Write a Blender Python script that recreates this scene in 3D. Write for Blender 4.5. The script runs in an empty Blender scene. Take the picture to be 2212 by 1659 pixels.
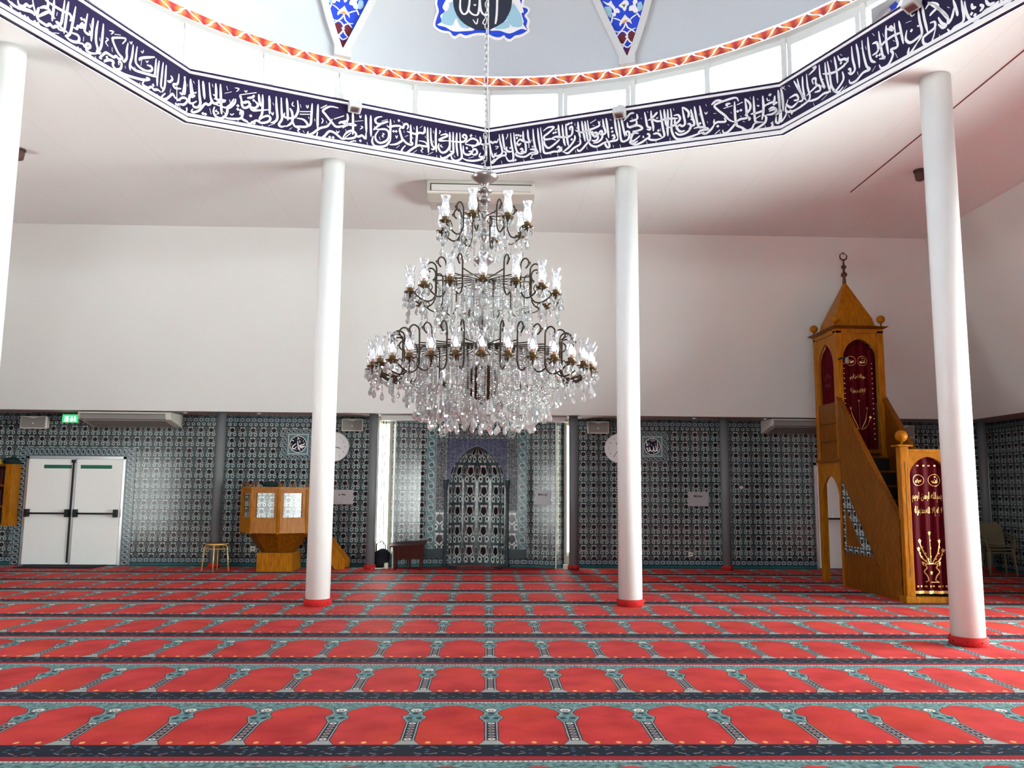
import bpy, bmesh, math, random
from mathutils import Vector, Matrix
from mathutils.geometry import tessellate_polygon
random.seed(7)
sc = bpy.context.scene
col = sc.collection
PI = math.pi
R = math.radians

# ---------------------------------------------------------------- camera, sky, exposure
CAM_F, CAM_PITCH, CAM_YAW, CAM_ROLL = 1795.0, R(7.3), R(1.7), R(0.45)
cd = bpy.data.cameras.new('camera')
cd.sensor_fit = 'HORIZONTAL'; cd.sensor_width = 36.0
cd.lens = CAM_F / 2212.0 * 36.0
cd.clip_start = 0.05; cd.clip_end = 200
cam = bpy.data.objects.new('camera', cd); col.objects.link(cam)
hd = Vector((math.sin(CAM_YAW), math.cos(CAM_YAW), 0))
fw = hd * math.cos(CAM_PITCH) + Vector((0, 0, math.sin(CAM_PITCH)))
r0 = Vector((math.cos(CAM_YAW), -math.sin(CAM_YAW), 0))
u0 = r0.cross(fw)
rt = r0 * math.cos(CAM_ROLL) + u0 * math.sin(CAM_ROLL)
up = -r0 * math.sin(CAM_ROLL) + u0 * math.cos(CAM_ROLL)
cam.matrix_world = Matrix(((rt.x, up.x, -fw.x, 0), (rt.y, up.y, -fw.y, 0), (rt.z, up.z, -fw.z, 1.5), (0, 0, 0, 1)))
sc.camera = cam

SKY, SUNSIDE = 1.75, 2.8
world = bpy.data.worlds.new('overcast_sky'); sc.world = world
world.use_nodes = True
wn = world.node_tree; wn.nodes.clear()
wb = wn.nodes.new('ShaderNodeBackground'); wo = wn.nodes.new('ShaderNodeOutputWorld')
wb.inputs[0].default_value = (0.92, 1.0, 0.965, 1); 
tc = wn.nodes.new('ShaderNodeTexCoord'); sx_ = wn.nodes.new('ShaderNodeSeparateXYZ'); wn.links.new(tc.outputs['Generated'], sx_.inputs[0])
def wmath(op, a, b):                       # the sky is brighter towards the sun side (+x)
    n = wn.nodes.new('ShaderNodeMath'); n.operation = op
    for i, q in enumerate((a, b)):
        if isinstance(q, (int, float)): n.inputs[i].default_value = q
        else: wn.links.new(q, n.inputs[i])
    return n.outputs[0]
px_ = wmath('MAXIMUM', sx_.outputs[0], 0.0)
wn.links.new(wmath('MULTIPLY', wmath('ADD', wmath('MULTIPLY', wmath('MULTIPLY', px_, px_), SUNSIDE), 1.0), SKY), wb.inputs[1])
wn.links.new(wb.outputs[0], wo.inputs[0])
sc.view_settings.view_transform = 'Standard'
sc.view_settings.look = 'None'
sc.view_settings.gamma = 1.0
sc.view_settings.use_curve_mapping = False
sc.view_settings.exposure = 3.45
sc.cycles.max_bounces = 9; sc.cycles.diffuse_bounces = 5; sc.cycles.glossy_bounces = 3
sc.cycles.transmission_bounces = 6; sc.cycles.transparent_max_bounces = 24
sc.cycles.caustics_reflective = False; sc.cycles.caustics_refractive = False
sc.cycles.sample_clamp_indirect = 6.0

def window_light(name, loc, rot, sx, sy):
    """an opening through which the sky is sampled"""
    l = bpy.data.lights.new(name, 'AREA'); l.shape = 'RECTANGLE'; l.size = sx; l.size_y = sy
    l.cycles.is_portal = True
    o = bpy.data.objects.new(name, l); col.objects.link(o); o.location = loc; o.rotation_euler = rot
    return o

# ---------------------------------------------------------------- the plan of the hall (metres)
CX, CY = -0.04, 6.22            # centre of the dome
RO = 5.28; AP = RO * math.cos(PI / 8); HALF = RO * math.sin(PI / 8)
ZC = 6.02                       # ceiling
ZS = 2.945                      # soffit
XL, XR, YB, YF = -10.7, 10.2, 16.68, -4.24      # tiled walls
BXL, BXR, BYB, BYF = -10.0, 9.5, 15.9, -3.46    # foot of the sloping white walls
CXL, CXR, CYB, CYF = -8.27, 7.77, 14.17, -1.73  # head of the sloping white walls
for k in range(32):
    a = R(11.25 * k + 5.625)
    window_light('clerestory_opening', (CX + 5.53 * math.cos(a), CY + 5.53 * math.sin(a), 7.06), (PI / 2, 0, a + PI / 2), 1.05, 0.62)
window_light('side_opening', (XR + 0.12, 6.4, 1.25), (PI / 2, 0, PI / 2), 7.65, 2.4)
window_light('side_opening', (XL - 0.12, 6.3, 1.25), (PI / 2, 0, -PI / 2), 3.9, 2.4)
window_light('front_opening', (-0.2, YF - 0.12, 1.15), (PI / 2, 0, 0), 3.4, 2.2)

# ---------------------------------------------------------------- mesh helpers
class MB:
    def __init__(s): s.v = []; s.f = []; s.m = []; s.uv = []; s.sm = []
    def add(s, vs, fs, m=0, uvs=None, smooth=False):
        b = len(s.v); s.v += [tuple(p) for p in vs]
        for i, f in enumerate(fs):
            s.f.append([b + k for k in f]); s.m.append(m); s.sm.append(smooth)
            s.uv.append(uvs[i] if uvs else None)
        return s
    def box(s, x0, x1, y0, y1, z0, z1, m=0):
        v = [(x, y, z) for z in (z0, z1) for y in (y0, y1) for x in (x0, x1)]
        return s.add(v, [(0, 2, 3, 1), (4, 5, 7, 6), (0, 1, 5, 4), (2, 6, 7, 3), (0, 4, 6, 2), (1, 3, 7, 5)], m)
    def hexa(s, lo, hi, m=0):
        return s.add(list(lo) + list(hi), [(3, 2, 1, 0), (4, 5, 6, 7), (0, 1, 5, 4), (1, 2, 6, 5), (2, 3, 7, 6), (3, 0, 4, 7)], m)
    def lathe(s, prof, c=(0, 0, 0), n=24, m=0, smooth=True, phase=0):
        vs = []; fs = []
        for (r, z) in prof:
            for i in range(n):
                a = 2 * PI * i / n + phase
                vs.append((c[0] + r * math.cos(a), c[1] + r * math.sin(a), c[2] + z))
        for j in range(len(prof) - 1):
            for i in range(n):
                a, b = j * n + i, j * n + (i + 1) % n
                fs.append((a, b, b + n, a + n))
        s.add(vs, fs, m, None, smooth)
        b = len(s.v) - len(vs)
        if prof[0][0] > 1e-5: s.f.append([b + i for i in range(n)][::-1]); s.m.append(m); s.sm.append(False); s.uv.append(None)
        if prof[-1][0] > 1e-5: s.f.append([b + (len(prof) - 1) * n + i for i in range(n)]); s.m.append(m); s.sm.append(False); s.uv.append(None)
        return s
    def tube(s, pts, r, n=8, m=0, smooth=True, caps=True):
        P = [Vector(p) for p in pts]; vs = []; fs = []
        rr = r if isinstance(r, (list, tuple)) else [r] * len(P)
        t = (P[1] - P[0]).normalized()
        nrm = t.cross(Vector((0, 0, 1)))
        if nrm.length < 1e-3: nrm = t.cross(Vector((1, 0, 0)))
        nrm.normalize()
        for i, p in enumerate(P):
            t = (P[min(i + 1, len(P) - 1)] - P[max(i - 1, 0)]).normalized()
            nrm = (nrm - t * nrm.dot(t)).normalized(); b = t.cross(nrm)
            for k in range(n):
                a = 2 * PI * k / n
                vs.append(p + (nrm * math.cos(a) + b * math.sin(a)) * rr[i])
        for j in range(len(P) - 1):
            for i in range(n):
                a, b = j * n + i, j * n + (i + 1) % n
                fs.append((a, b, b + n, a + n))
        s.add(vs, fs, m, None, smooth)
        if caps:
            b = len(s.v) - len(vs)
            s.f.append([b + i for i in range(n)][::-1]); s.m.append(m); s.sm.append(False); s.uv.append(None)
            s.f.append([b + (len(P) - 1) * n + i for i in range(n)]); s.m.append(m); s.sm.append(False); s.uv.append(None)
        return s
    def sphere(s, c, r, n=14, m=0, sz=1.0):
        k = n // 2
        return s.lathe([(max(1e-6, r * math.sin(PI * i / k)), -r * sz * math.cos(PI * i / k)) for i in range(k + 1)], c, n, m)
    def poly(s, pts, m=0, uvs=None): return s.add(pts, [tuple(range(len(pts)))], m, [uvs] if uvs else None)
    def tess(s, loops, m=0, flip=False, uvf=None):
        L = [[Vector(p) for p in l] for l in loops]; fl = [p for l in L for p in l]
        tr = tessellate_polygon(L)
        fs = [tuple(t[::-1]) if flip else tuple(t) for t in tr]
        return s.add(fl, fs, m, [[uvf(fl[i]) for i in f] for f in fs] if uvf else None)
    def prism(s, loop, d, m=0):
        """extrude a planar loop of 3d points by the vector d"""
        a = [Vector(p) for p in loop]; d = Vector(d); b = [p + d for p in a]; n = len(a)
        t = tessellate_polygon([a])
        s.add(a + b, [tuple(x) for x in t] + [tuple(n + i for i in x[::-1]) for x in t] + [(i, i + n, (i + 1) % n + n, (i + 1) % n) for i in range(n)], m)
        return s
    def frame(s, outer, inner, d, m=0):
        """planar loop with a hole, given depth d"""
        a = [Vector(p) for p in outer]; h = [Vector(p) for p in inner]; d = Vector(d)
        al = a + h; n = len(al); t = tessellate_polygon([a, h])
        fs = [tuple(x) for x in t] + [tuple(n + i for i in x[::-1]) for x in t]
        for o, k in ((0, len(a)), (len(a), len(h))):
            fs += [(o + i, o + i + n, o + (i + 1) % k + n, o + (i + 1) % k) for i in range(k)]
        return s.add(al + [p + d for p in al], fs, m)
    def build(s, name, mats, parent=None, bevel=0, fix=True):
        me = bpy.data.meshes.new(name)
        o3 = parent_loc(parent)
        me.from_pydata([(p[0] - o3[0], p[1] - o3[1], p[2] - o3[2]) for p in s.v], [], s.f)
        if not isinstance(mats, (list, tuple)): mats = [mats]
        for m in mats: me.materials.append(m)
        me.polygons.foreach_set('material_index', s.m)
        me.polygons.foreach_set('use_smooth', s.sm)
        if any(u for u in s.uv):
            ul = me.uv_layers.new(name='UVMap')
            for p, u in zip(me.polygons, s.uv):
                if u:
                    for li, c in zip(p.loop_indices, u): ul.data[li].uv = c
        if fix:
            bm = bmesh.new(); bm.from_mesh(me); bmesh.ops.recalc_face_normals(bm, faces=bm.faces); bm.to_mesh(me); bm.free()
        me.update()
        o = bpy.data.objects.new(name, me); col.objects.link(o)
        _loc[o.name] = o3
        if parent: o.parent = parent
        if bevel:
            b = o.modifiers.new('edge', 'BEVEL'); b.width = bevel; b.segments = 2; b.limit_method = 'ANGLE'; b.angle_limit = R(40)
        return o
_loc = {}
def parent_loc(p):
    if p is None: return (0, 0, 0)
    return _loc.get(p.name, (0, 0, 0))
def tag(o, label, cat, group=None):
    o['label'] = label; o['category'] = cat
    if group: o['group'] = group
    return o
def thing(name, label, cat, loc=(0, 0, 0), group=None):
    o = bpy.data.objects.new(name, None); col.objects.link(o); o.location = loc
    o.empty_display_size = 0.1
    _loc[o.name] = tuple(loc)
    return tag(o, label, cat, group)
def struct(o):
    o['kind'] = 'structure'; return o
def as_part_root(o, parent):
    """children of this part are given in the same world frame"""
    _loc[o.name] = parent_loc(parent); return o
def dup(root, loc, label=None):
    r = root.copy(); col.objects.link(r); r.location = loc; _loc[r.name] = tuple(loc)
    if label: r['label'] = label
    for c in list(root.children):
        d = c.copy(); col.objects.link(d); d.parent = r
        for g in list(c.children):
            e = g.copy(); col.objects.link(e); e.parent = d
    return r
def smooth_pts(pts, k=4):
    """Catmull-Rom through 2d or 3d points"""
    P = [Vector(p) for p in pts]
    if len(P) < 3: return P
    out = []
    for i in range(len(P) - 1):
        a, b, c, d = P[max(i - 1, 0)], P[i], P[i + 1], P[min(i + 2, len(P) - 1)]
        for j in range(k):
            t = j / k
            out.append(0.5 * ((2 * b) + (c - a) * t + (2 * a - 5 * b + 4 * c - d) * t * t + (3 * b - a - 3 * c + d) * t ** 3))
    out.append(P[-1]); return out
def ribbon(mb, pts, w, f, m=0, k=4, taper=0.35):
    """pen stroke of width w along 2d points, f maps (a, b) to 3d"""
    P = smooth_pts([Vector((p[0], p[1])) for p in pts], k); n = len(P); L = []; Rr = []
    for i, p in enumerate(P):
        t = P[min(i + 1, n - 1)] - P[max(i - 1, 0)]
        if t.length < 1e-9: t = Vector((1, 0))
        t.normalize(); q = Vector((-t.y, t.x))
        u = min(i, n - 1 - i) / max(1, (n - 1) / 2)
        ww = w * 0.5 * (taper + (1 - taper) * min(1, u * 2.2))
        L.append(p + q * ww); Rr.append(p - q * ww)
    vs = [f(p.x, p.y) for p in L] + [f(p.x, p.y) for p in Rr]
    mb.add(vs, [(i, i + 1, n + i + 1, n + i) for i in range(n - 1)], m)
def disc2(mb, c, r, f, m=0, n=10):
    mb.add([f(c[0] + r * math.cos(2 * PI * i / n), c[1] + r * math.sin(2 * PI * i / n)) for i in range(n)], [tuple(range(n))], m)
def ring2(mb, c, r0, r1, f, m=0, n=40):
    vs = [f(c[0] + r * math.cos(2 * PI * i / n), c[1] + r * math.sin(2 * PI * i / n)) for r in (r0, r1) for i in range(n)]
    mb.add(vs, [(i, (i + 1) % n, n + (i + 1) % n, n + i) for i in range(n)], m)
def arch_pts(hw, zs, za, n=12):
    """pointed arch of two circular arcs from (-hw, zs) over (0, za) to (hw, zs)"""
    h = max(za - zs, hw); c = (h * h - hw * hw) / (2 * hw); rr = hw + c
    top = math.atan2(h, -c); out = []
    for i in range(n + 1):
        t = PI + (top - PI) * i / n
        out.append((c + rr * math.cos(t), zs + rr * math.sin(t) * (za - zs) / h))
    out[-1] = (0.0, za)
    return out + [(-x, z) for x, z in out[-2::-1]]

# ---------------------------------------------------------------- lettering
AR = {}
for ch, iso, nforms in (('ا', 0xFE8D, 2), ('ب', 0xFE8F, 4), ('ة', 0xFE93, 2), ('ت', 0xFE95, 4), ('ح', 0xFEA1, 4), ('د', 0xFEA9, 2), ('ر', 0xFEAD, 2), ('س', 0xFEB1, 4), ('ل', 0xFEDD, 4), ('م', 0xFEE1, 4), ('ن', 0xFEE5, 4), ('ه', 0xFEE9, 4), ('و', 0xFEED, 2), ('ي', 0xFEF1, 4), ('إ', 0xFE87, 2)):
    AR[ch] = (iso, nforms)
def shape(txt):
    """joined letter forms, laid out in reading order for a left-to-right typesetter"""
    out = []
    for w in txt.split(' '):
        g = []; i = 0; prev = False
        while i < len(w):
            c = w[i]
            if c == 'ل' and i + 1 < len(w) and w[i + 1] in 'اإ':
                base = 0xFEFB if w[i + 1] == 'ا' else 0xFEF9
                g.append(chr(base + (1 if prev else 0))); prev = False; i += 2; continue
            iso, nf = AR[c]
            nxt = i + 1 < len(w) and nf == 4
            k = (3 if prev and nxt else 1 if prev else 2 if nxt else 0)
            g.append(chr(iso + k)); prev = nf == 4; i += 1
        out.append(''.join(g[::-1]))
    return ' '.join(out[::-1])
def text_geo(mb, s, f, cx, cz, height=None, width=None, m=0, bold=0.0):
    c = bpy.data.curves.new('lettering', 'FONT'); c.body = s; c.size = 1; c.resolution_u = 2; c.offset = bold
    o = bpy.data.objects.new('lettering', c); col.objects.link(o)
    dg = bpy.context.evaluated_depsgraph_get()
    me = bpy.data.meshes.new_from_object(o.evaluated_get(dg))
    bpy.data.objects.remove(o); bpy.data.curves.remove(c)
    if not me.vertices: return
    xs = [v.co.x for v in me.vertices]; ys = [v.co.y for v in me.vertices]
    w, h = max(xs) - min(xs), max(ys) - min(ys)
    sx = width / w if width else height / h
    sy = height / h if height else sx
    mx, my = (max(xs) + min(xs)) / 2, (max(ys) + min(ys)) / 2
    mb.add([f(cx + (v.co.x - mx) * sx, cz + (v.co.y - my) * sy) for v in me.vertices], [tuple(p.vertices) for p in me.polygons], m)
    bpy.data.meshes.remove(me)

# ---------------------------------------------------------------- materials
class X:
    """a number or a node socket with arithmetic"""
    def __init__(s, g, v): s.g = g; s.v = v
    def _b(s, op, o=None, o2=None):
        n = s.g.nodes.new('ShaderNodeMath'); n.operation = op
        for i, q in enumerate((s, o, o2)):
            if q is None: continue
            q = q.v if isinstance(q, X) else q
            if isinstance(q, (int, float)): n.inputs[i].default_value = q
            else: s.g.links.new(q, n.inputs[i])
        return X(s.g, n.outputs[0])
    def __add__(s, o): return s._b('ADD', o)
    __radd__ = __add__
    def __sub__(s, o): return s._b('SUBTRACT', o)
    def __neg__(s): return s * -1.0
    def __rsub__(s, o): return X(s.g, float(o))._b('SUBTRACT', s)
    def __mul__(s, o): return s._b('MULTIPLY', o)
    __rmul__ = __mul__
    def __truediv__(s, o): return s._b('DIVIDE', o)
    def abs(s): return s._b('ABSOLUTE')
    def fract(s): return s._b('FRACT')
    def floor(s): return s._b('FLOOR')
    def sqrt(s): return s._b('SQRT')
    def sin(s): return s._b('SINE')
    def min(s, o): return s._b('MINIMUM', o)
    def max(s, o): return s._b('MAXIMUM', o)
    def lt(s, o): return s._b('LESS_THAN', o)
    def gt(s, o): return s._b('GREATER_THAN', o)
    def clamp(s): return s.max(0.0).min(1.0)
    def inside(s, w): return (0.5 - s / w).clamp()            # s is a signed distance
    def between(s, a, b): return s.gt(a) * s.lt(b)
def hyp(a, b): return (a * a + b * b).sqrt()
def ell(a, b, ra, rb): return (hyp(a / ra, b / rb) - 1.0) * min(ra, rb)
class Mat:
    def __init__(s, name):
        s.m = bpy.data.materials.new(name); s.m.use_nodes = True
        s.g = s.m.node_tree; s.g.nodes.clear()
        s.out = s.g.nodes.new('ShaderNodeOutputMaterial')
        s.b = s.g.nodes.new('ShaderNodeBsdfPrincipled'); s.g.links.new(s.b.outputs[0], s.out.inputs[0])
    def uv(s, kind='Object'):
        t = s.g.nodes.new('ShaderNodeTexCoord'); q = s.g.nodes.new('ShaderNodeSeparateXYZ'); s.g.links.new(t.outputs[kind], q.inputs[0])
        return [X(s.g, q.outputs[i]) for i in range(3)]
    def noise(s, scale, detail=2, kind='Object', stretch=None):
        t = s.g.nodes.new('ShaderNodeTexCoord'); n = s.g.nodes.new('ShaderNodeTexNoise')
        n.inputs['Scale'].default_value = scale; n.inputs['Detail'].default_value = detail
        src = t.outputs[kind]
        if stretch:
            mp = s.g.nodes.new('ShaderNodeMapping'); mp.inputs['Scale'].default_value = stretch; s.g.links.new(src, mp.inputs[0]); src = mp.outputs[0]
        s.g.links.new(src, n.inputs[0]); return X(s.g, n.outputs[0])
    def mix(s, base, layer, mask):
        n = s.g.nodes.new('ShaderNodeMix'); n.data_type = 'RGBA'
        for q, i in ((mask, 0), (base, 6), (layer, 7)):
            if isinstance(q, X): s.g.links.new(q.v, n.inputs[i])
            elif isinstance(q, tuple): n.inputs[i].default_value = (*q, 1)
            elif isinstance(q, (int, float)): n.inputs[i].default_value = q
            else: s.g.links.new(q, n.inputs[i])
        return n.outputs[2]
    def color(s, c):
        if isinstance(c, tuple): s.b.inputs['Base Color'].default_value = (*c, 1)
        else: s.g.links.new(c, s.b.inputs['Base Color'])
        return s
    def set(s, **k):
        for a, v in k.items():
            a = a.replace('_', ' ').title() if a not in ('IOR',) else a
            if isinstance(v, X): s.g.links.new(v.v, s.b.inputs[a])
            else: s.b.inputs[a].default_value = v
        return s
    def bump(s, h, strength, dist=0.01):
        n = s.g.nodes.new('ShaderNodeBump'); n.inputs['Strength'].default_value = strength; n.inputs['Distance'].default_value = dist
        s.g.links.new(h.v, n.inputs['Height']); s.g.links.new(n.outputs[0], s.b.inputs['Normal']); return s
def plain(name, c, rough=0.5, metal=0.0, var=0.0, scale=8, spec=0.22):
    M = Mat(name); M.set(roughness=rough, metallic=metal); M.b.inputs['Specular IOR Level'].default_value = spec
    n = M.noise(scale, 3)
    v = max(var, 0.02)
    M.color(M.mix(tuple(x * (1 - v) for x in c), tuple(min(1, x * (1 + v)) for x in c), n)); return M.m

def wood(name, a, b, rough=0.35, stretch=(3, 3, 0.6)):
    M = Mat(name)
    n = M.noise(9, 5, stretch=stretch); n2 = M.noise(60, 2, stretch=stretch)
    M.color(M.mix(a, b, ((n - 0.32) * 2.4 + (n2 - 0.5) * 0.3).clamp())); M.set(roughness=rough); M.b.inputs['Specular IOR Level'].default_value = 0.12
    M.bump(n2, 0.08, 0.003); return M.m

def mat_carpet():
    M = Mat('prayer_carpet')
    x, y, z = M.uv('Object')
    W, P, Y0 = 0.51, 1.292, 4.957
    ax = (((x - 0.05) / W + 0.5).fract() - 0.5) * W
    a = ax.abs()
    v = ((y - Y0) / P).fract() * P
    n = M.noise(3.0, 4); nf = M.noise(55, 3)
    n3 = M.noise(1.3, 2)
    red = M.mix((0.40, 0.014, 0.016), (0.66, 0.046, 0.046), ((n - 0.3) * 2.2).clamp())
    red = M.mix(red, (0.60, 0.055, 0.012), ((n3 - 0.48) * 3.0).clamp() * 0.7)
    c = red
    # three little flames along the foot of every niche
    fl = (((x - 0.05) / W).fract() * 4.0)
    fx = ((fl + 0.5).fract() - 0.5) * (W / 4)
    onf = fl.between(0.6, 3.4)
    c = M.mix(c, (0.85, 0.36, 0.13), (ell(fx, v - 0.262, 0.016, 0.022) + (nf - 0.5) * 0.008).inside(0.006) * onf)
    # spandrel edge: half width of the teal figure as a function of v
    r = M.g.nodes.new('ShaderNodeValToRGB'); r.color_ramp.interpolation = 'LINEAR'
    M.g.links.new(((v - 0.2) / 1.0).v, r.inputs[0])
    prof = [(0.219, .078), (0.245, .066), (0.29, .046), (0.30, .040), (0.70, .040), (0.725, .05), (0.76, .058), (0.80, .075), (0.83, .079), (0.86, .06), (0.90, .046), (0.937, .046), (0.97, .058), (1.0, .068), (1.03, .09), (1.04, .108), (1.065, .125), (1.075, .155), (1.10, .18), (1.11, .205), (1.118, .262)]
    els = r.color_ramp.elements
    els[0].position = prof[0][0] - 0.2; els[1].position = prof[-1][0] - 0.2
    for p, w in prof[1:-1]: els.new(p - 0.2)
    for p, w in prof:
        e = min(els, key=lambda q: abs(q.position - (p - 0.2))); e.color = (w * 3, w * 3, w * 3, 1)
    hw = X(M.g, r.outputs[0]) / 3.0
    d = a - hw
    body = v.between(0.219, 1.292)
    tealn = M.noise(26, 3)
    teal = M.mix((0.045, 0.10, 0.105), (0.20, 0.36, 0.35), ((tealn - 0.34) * 3).clamp())
    c = M.mix(c, (0.015, 0.02, 0.03), (d - 0.006).inside(0.003) * body)
    c = M.mix(c, teal, d.inside(0.003) * body)
    c = M.mix(c, (0.42, 0.50, 0.48), ((d + 0.006).abs() - 0.0022).inside(0.003) * v.gt(0.7) * body * 0.75)
    # column shaft
    sh = v.between(0.30, 0.70)
    c = M.mix(c, (0.50, 0.50, 0.48), (d + 0.004).inside(0.002) * sh)
    c = M.mix(c, (0.012, 0.014, 0.03), (d + 0.008).inside(0.002) * sh)
    bl = (v - 0.30) / 0.4 * 7.0
    by = (bl.fract() - 0.5) * (0.4 / 7)
    c = M.mix(c, (0.30, 0.25, 0.24), ell(a, by, 0.022, 0.021).inside(0.004) * sh)
    c = M.mix(c, (0.70, 0.68, 0.62), ell(a, by, 0.024, 0.020).inside(0.004) * sh * (bl.lt(1.0) + bl.gt(6.0)))
    c = M.mix(c, (0.03, 0.03, 0.05), ell(a, by, 0.009, 0.008).inside(0.004) * sh)
    c = M.mix(c, (0.34, 0.35, 0.33), d.inside(0.003) * v.between(0.219, 0.30))
    # capital: dark leaves, medallion
    c = M.mix(c, (0.03, 0.05, 0.07), ell(a - 0.032, v - 0.80, 0.020, 0.028).inside(0.004))
    c = M.mix(c, (0.10, 0.30, 0.32), ell(a, v - 0.80, 0.010, 0.04).inside(0.004))
    c = M.mix(c, (0.03, 0.035, 0.06), ell(a, v - 0.915, 0.022, 0.022).inside(0.004))
    c = M.mix(c, (0.02, 0.02, 0.03), (ell(a, v - 0.995, 0.052, 0.058)).inside(0.004))
    c = M.mix(c, (0.24, 0.34, 0.33), (ell(a, v - 0.995, 0.046, 0.052)).inside(0.004))
    c = M.mix(c, (0.02, 0.02, 0.03), (ell(a, v - 0.995, 0.041, 0.047)).inside(0.004))
    c = M.mix(c, (0.72, 0.70, 0.63), ell(a, v - 0.995, 0.037, 0.042).inside(0.004))
    c = M.mix(c, (0.05, 0.03, 0.04), ((hyp(a, (v - 0.985) * 0.8) - 0.014).abs() - 0.004).inside(0.003))
    # white stitches, plain red stripe, navy band
    st = (((x / 0.028).fract() - 0.5).abs() * 0.028 - 0.009)
    c = M.mix(c, (0.66, 0.64, 0.62), (st.max((v - 1.203).abs() - 0.009)).inside(0.003))
    c = M.mix(c, (0.30, 0.012, 0.022), v.gt(1.218))
    navy = M.mix((0.003, 0.004, 0.012), (0.008, 0.012, 0.032), n)
    band = v.lt(0.219)
    c = M.mix(c, navy, band)
    u = ((x - 0.05) / (W / 2) + 0.5).fract() - 0.5
    ua = u.abs() * (W / 2)
    vb = (v - 0.11).abs()
    c = M.mix(c, (0.50, 0.33, 0.30), ((vb - (ua * 0.55 + 0.012)).abs() - 0.0035).max(ua - 0.105).max(0.062 - ua).inside(0.003) * band)
    q = ((x / 0.05).floor() * 12.9898 + (v / 0.035).floor() * 78.233).sin() * 43758.5453
    q = q.fract()
    qx = ((x / 0.05).fract() - 0.5) * 0.05; qy = ((v / 0.035).fract() - 0.5) * 0.035
    c = M.mix(c, (0.06, 0.22, 0.34), ((qx.abs() - 0.011).max(qy.abs() - 0.004)).inside(0.003) * q.gt(0.72) * band)
    c = M.mix(c, (0.006, 0.008, 0.016), (v.between(0.205, 0.219) + v.lt(0.012)))
    M.color(c); M.set(roughness=0.6); M.b.inputs['Specular IOR Level'].default_value = 0.03
    M.b.inputs['Sheen Weight'].default_value = 0.02; M.b.inputs['Sheen Roughness'].default_value = 0.4
    M.bump(nf, 0.25, 0.006)
    return M.m

def mat_tile(name, sx=0.206, sy=0.206, bright=1.0, borders=True, ox=0.0, oy=0.055):
    """glazed tile: dark tulip under a pale shoulder, paired curls between the rows"""
    M = Mat(name)
    U, V, _ = M.uv('UV')
    k = lambda t: tuple(min(0.9, q * bright) for q in t)
    x = ((U - ox) / sx).fract() - 0.5; y = ((V - oy) / sy).fract() - 0.5
    a = x.abs()
    n = M.noise(1.1, 3); nn = M.noise(40, 2)
    c = M.mix(k((0.022, 0.034, 0.037)), k((0.062, 0.092, 0.098)), ((n - 0.35) * 3).clamp())
    W, P_, D, MR = k((0.56, 0.60, 0.59)), k((0.58, 0.52, 0.52)), (0.008, 0.008, 0.010), (0.022, 0.010, 0.012)
    e = 0.05
    # side tulip on the tile joint
    b = 0.5 - a
    c = M.mix(c, k((0.20, 0.23, 0.23)), ell(b, y - 0.10, 0.15, 0.21).inside(e))
    c = M.mix(c, D, ell(b, y - 0.10, 0.115, 0.165).inside(e))
    c = M.mix(c, (0.06, 0.045, 0.05), ell(b, y - 0.10, 0.07, 0.10).inside(e))
    # pale stems rising from the curls to the shoulder
    c = M.mix(c, W, ((a - 0.27 + y * 0.42).abs() - 0.020).max((y - 0.06).abs() - 0.20).inside(e))
    # tulip
    c = M.mix(c, k((0.26, 0.29, 0.29)), ((ell(a, y - 0.06, 0.235, 0.265)).abs() - 0.018).max(y - 0.22).inside(e))
    c = M.mix(c, D, ell(a, y - 0.07, 0.185, 0.225).inside(e))
    c = M.mix(c, MR, ell(a, y - 0.07, 0.10, 0.13).inside(e))
    # shoulder bar in two halves
    c = M.mix(c, P_, ((y - 0.315).abs() - 0.040).max((a - 0.135).abs() - 0.105).inside(e))
    # paired curls
    yc = y + 0.33
    c = M.mix(c, D, (hyp(a - 0.25, yc) - 0.155).inside(e))
    c = M.mix(c, k((0.50, 0.59, 0.58)), ((hyp(a - 0.25, yc) - 0.115).abs() - 0.032).max(-(yc + 0.10)).inside(e))
    c = M.mix(c, W, ((y + 0.21 - a * 0.8).abs() - 0.03).max(a - 0.17).max(-(a - 0.02)).inside(e))
    c = M.mix(c, W, ell(a - 0.22, y + 0.47, 0.09, 0.03).inside(e))
    if borders:
        def strip(c, lo, hi):
            h = hi - lo; mid = (lo + hi) / 2
            q = (U / 0.115).fract() - 0.5
            on = V.between(lo, hi)
            c = M.mix(c, (0.045, 0.075, 0.10), on)
            ring = ((hyp(q * 0.115, V - mid) - 0.030).abs() - 0.007).inside(0.006)
            c = M.mix(c, (0.33, 0.40, 0.42), ring * on)
            c = M.mix(c, (0.20, 0.24, 0.27), ((q.abs() - 0.44) * 0.115).max((V - mid).abs() - 0.03).abs().inside(0.012) * on)
            return M.mix(c, D, ((V - lo).abs() - 0.006).inside(0.004).max(((V - hi).abs() - 0.006).inside(0.004)))
        c = strip(c, 0.055, 0.155); c = strip(c, 2.80, 2.90)
        c = M.mix(c, (0.015, 0.10, 0.105), V.lt(0.05))
    gx = (((U - ox) / sx + 0.0).fract() - 0.5).abs(); gy = (((V - oy) / sy).fract() - 0.5).abs()
    joint = (gx - 0.495).max(gy - 0.495).gt(0.0)
    M.color(c); M.set(roughness=0.15); M.b.inputs['Specular IOR Level'].default_value = 0.32
    M.bump(nn, 0.04, 0.002)
    return M.m

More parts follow.
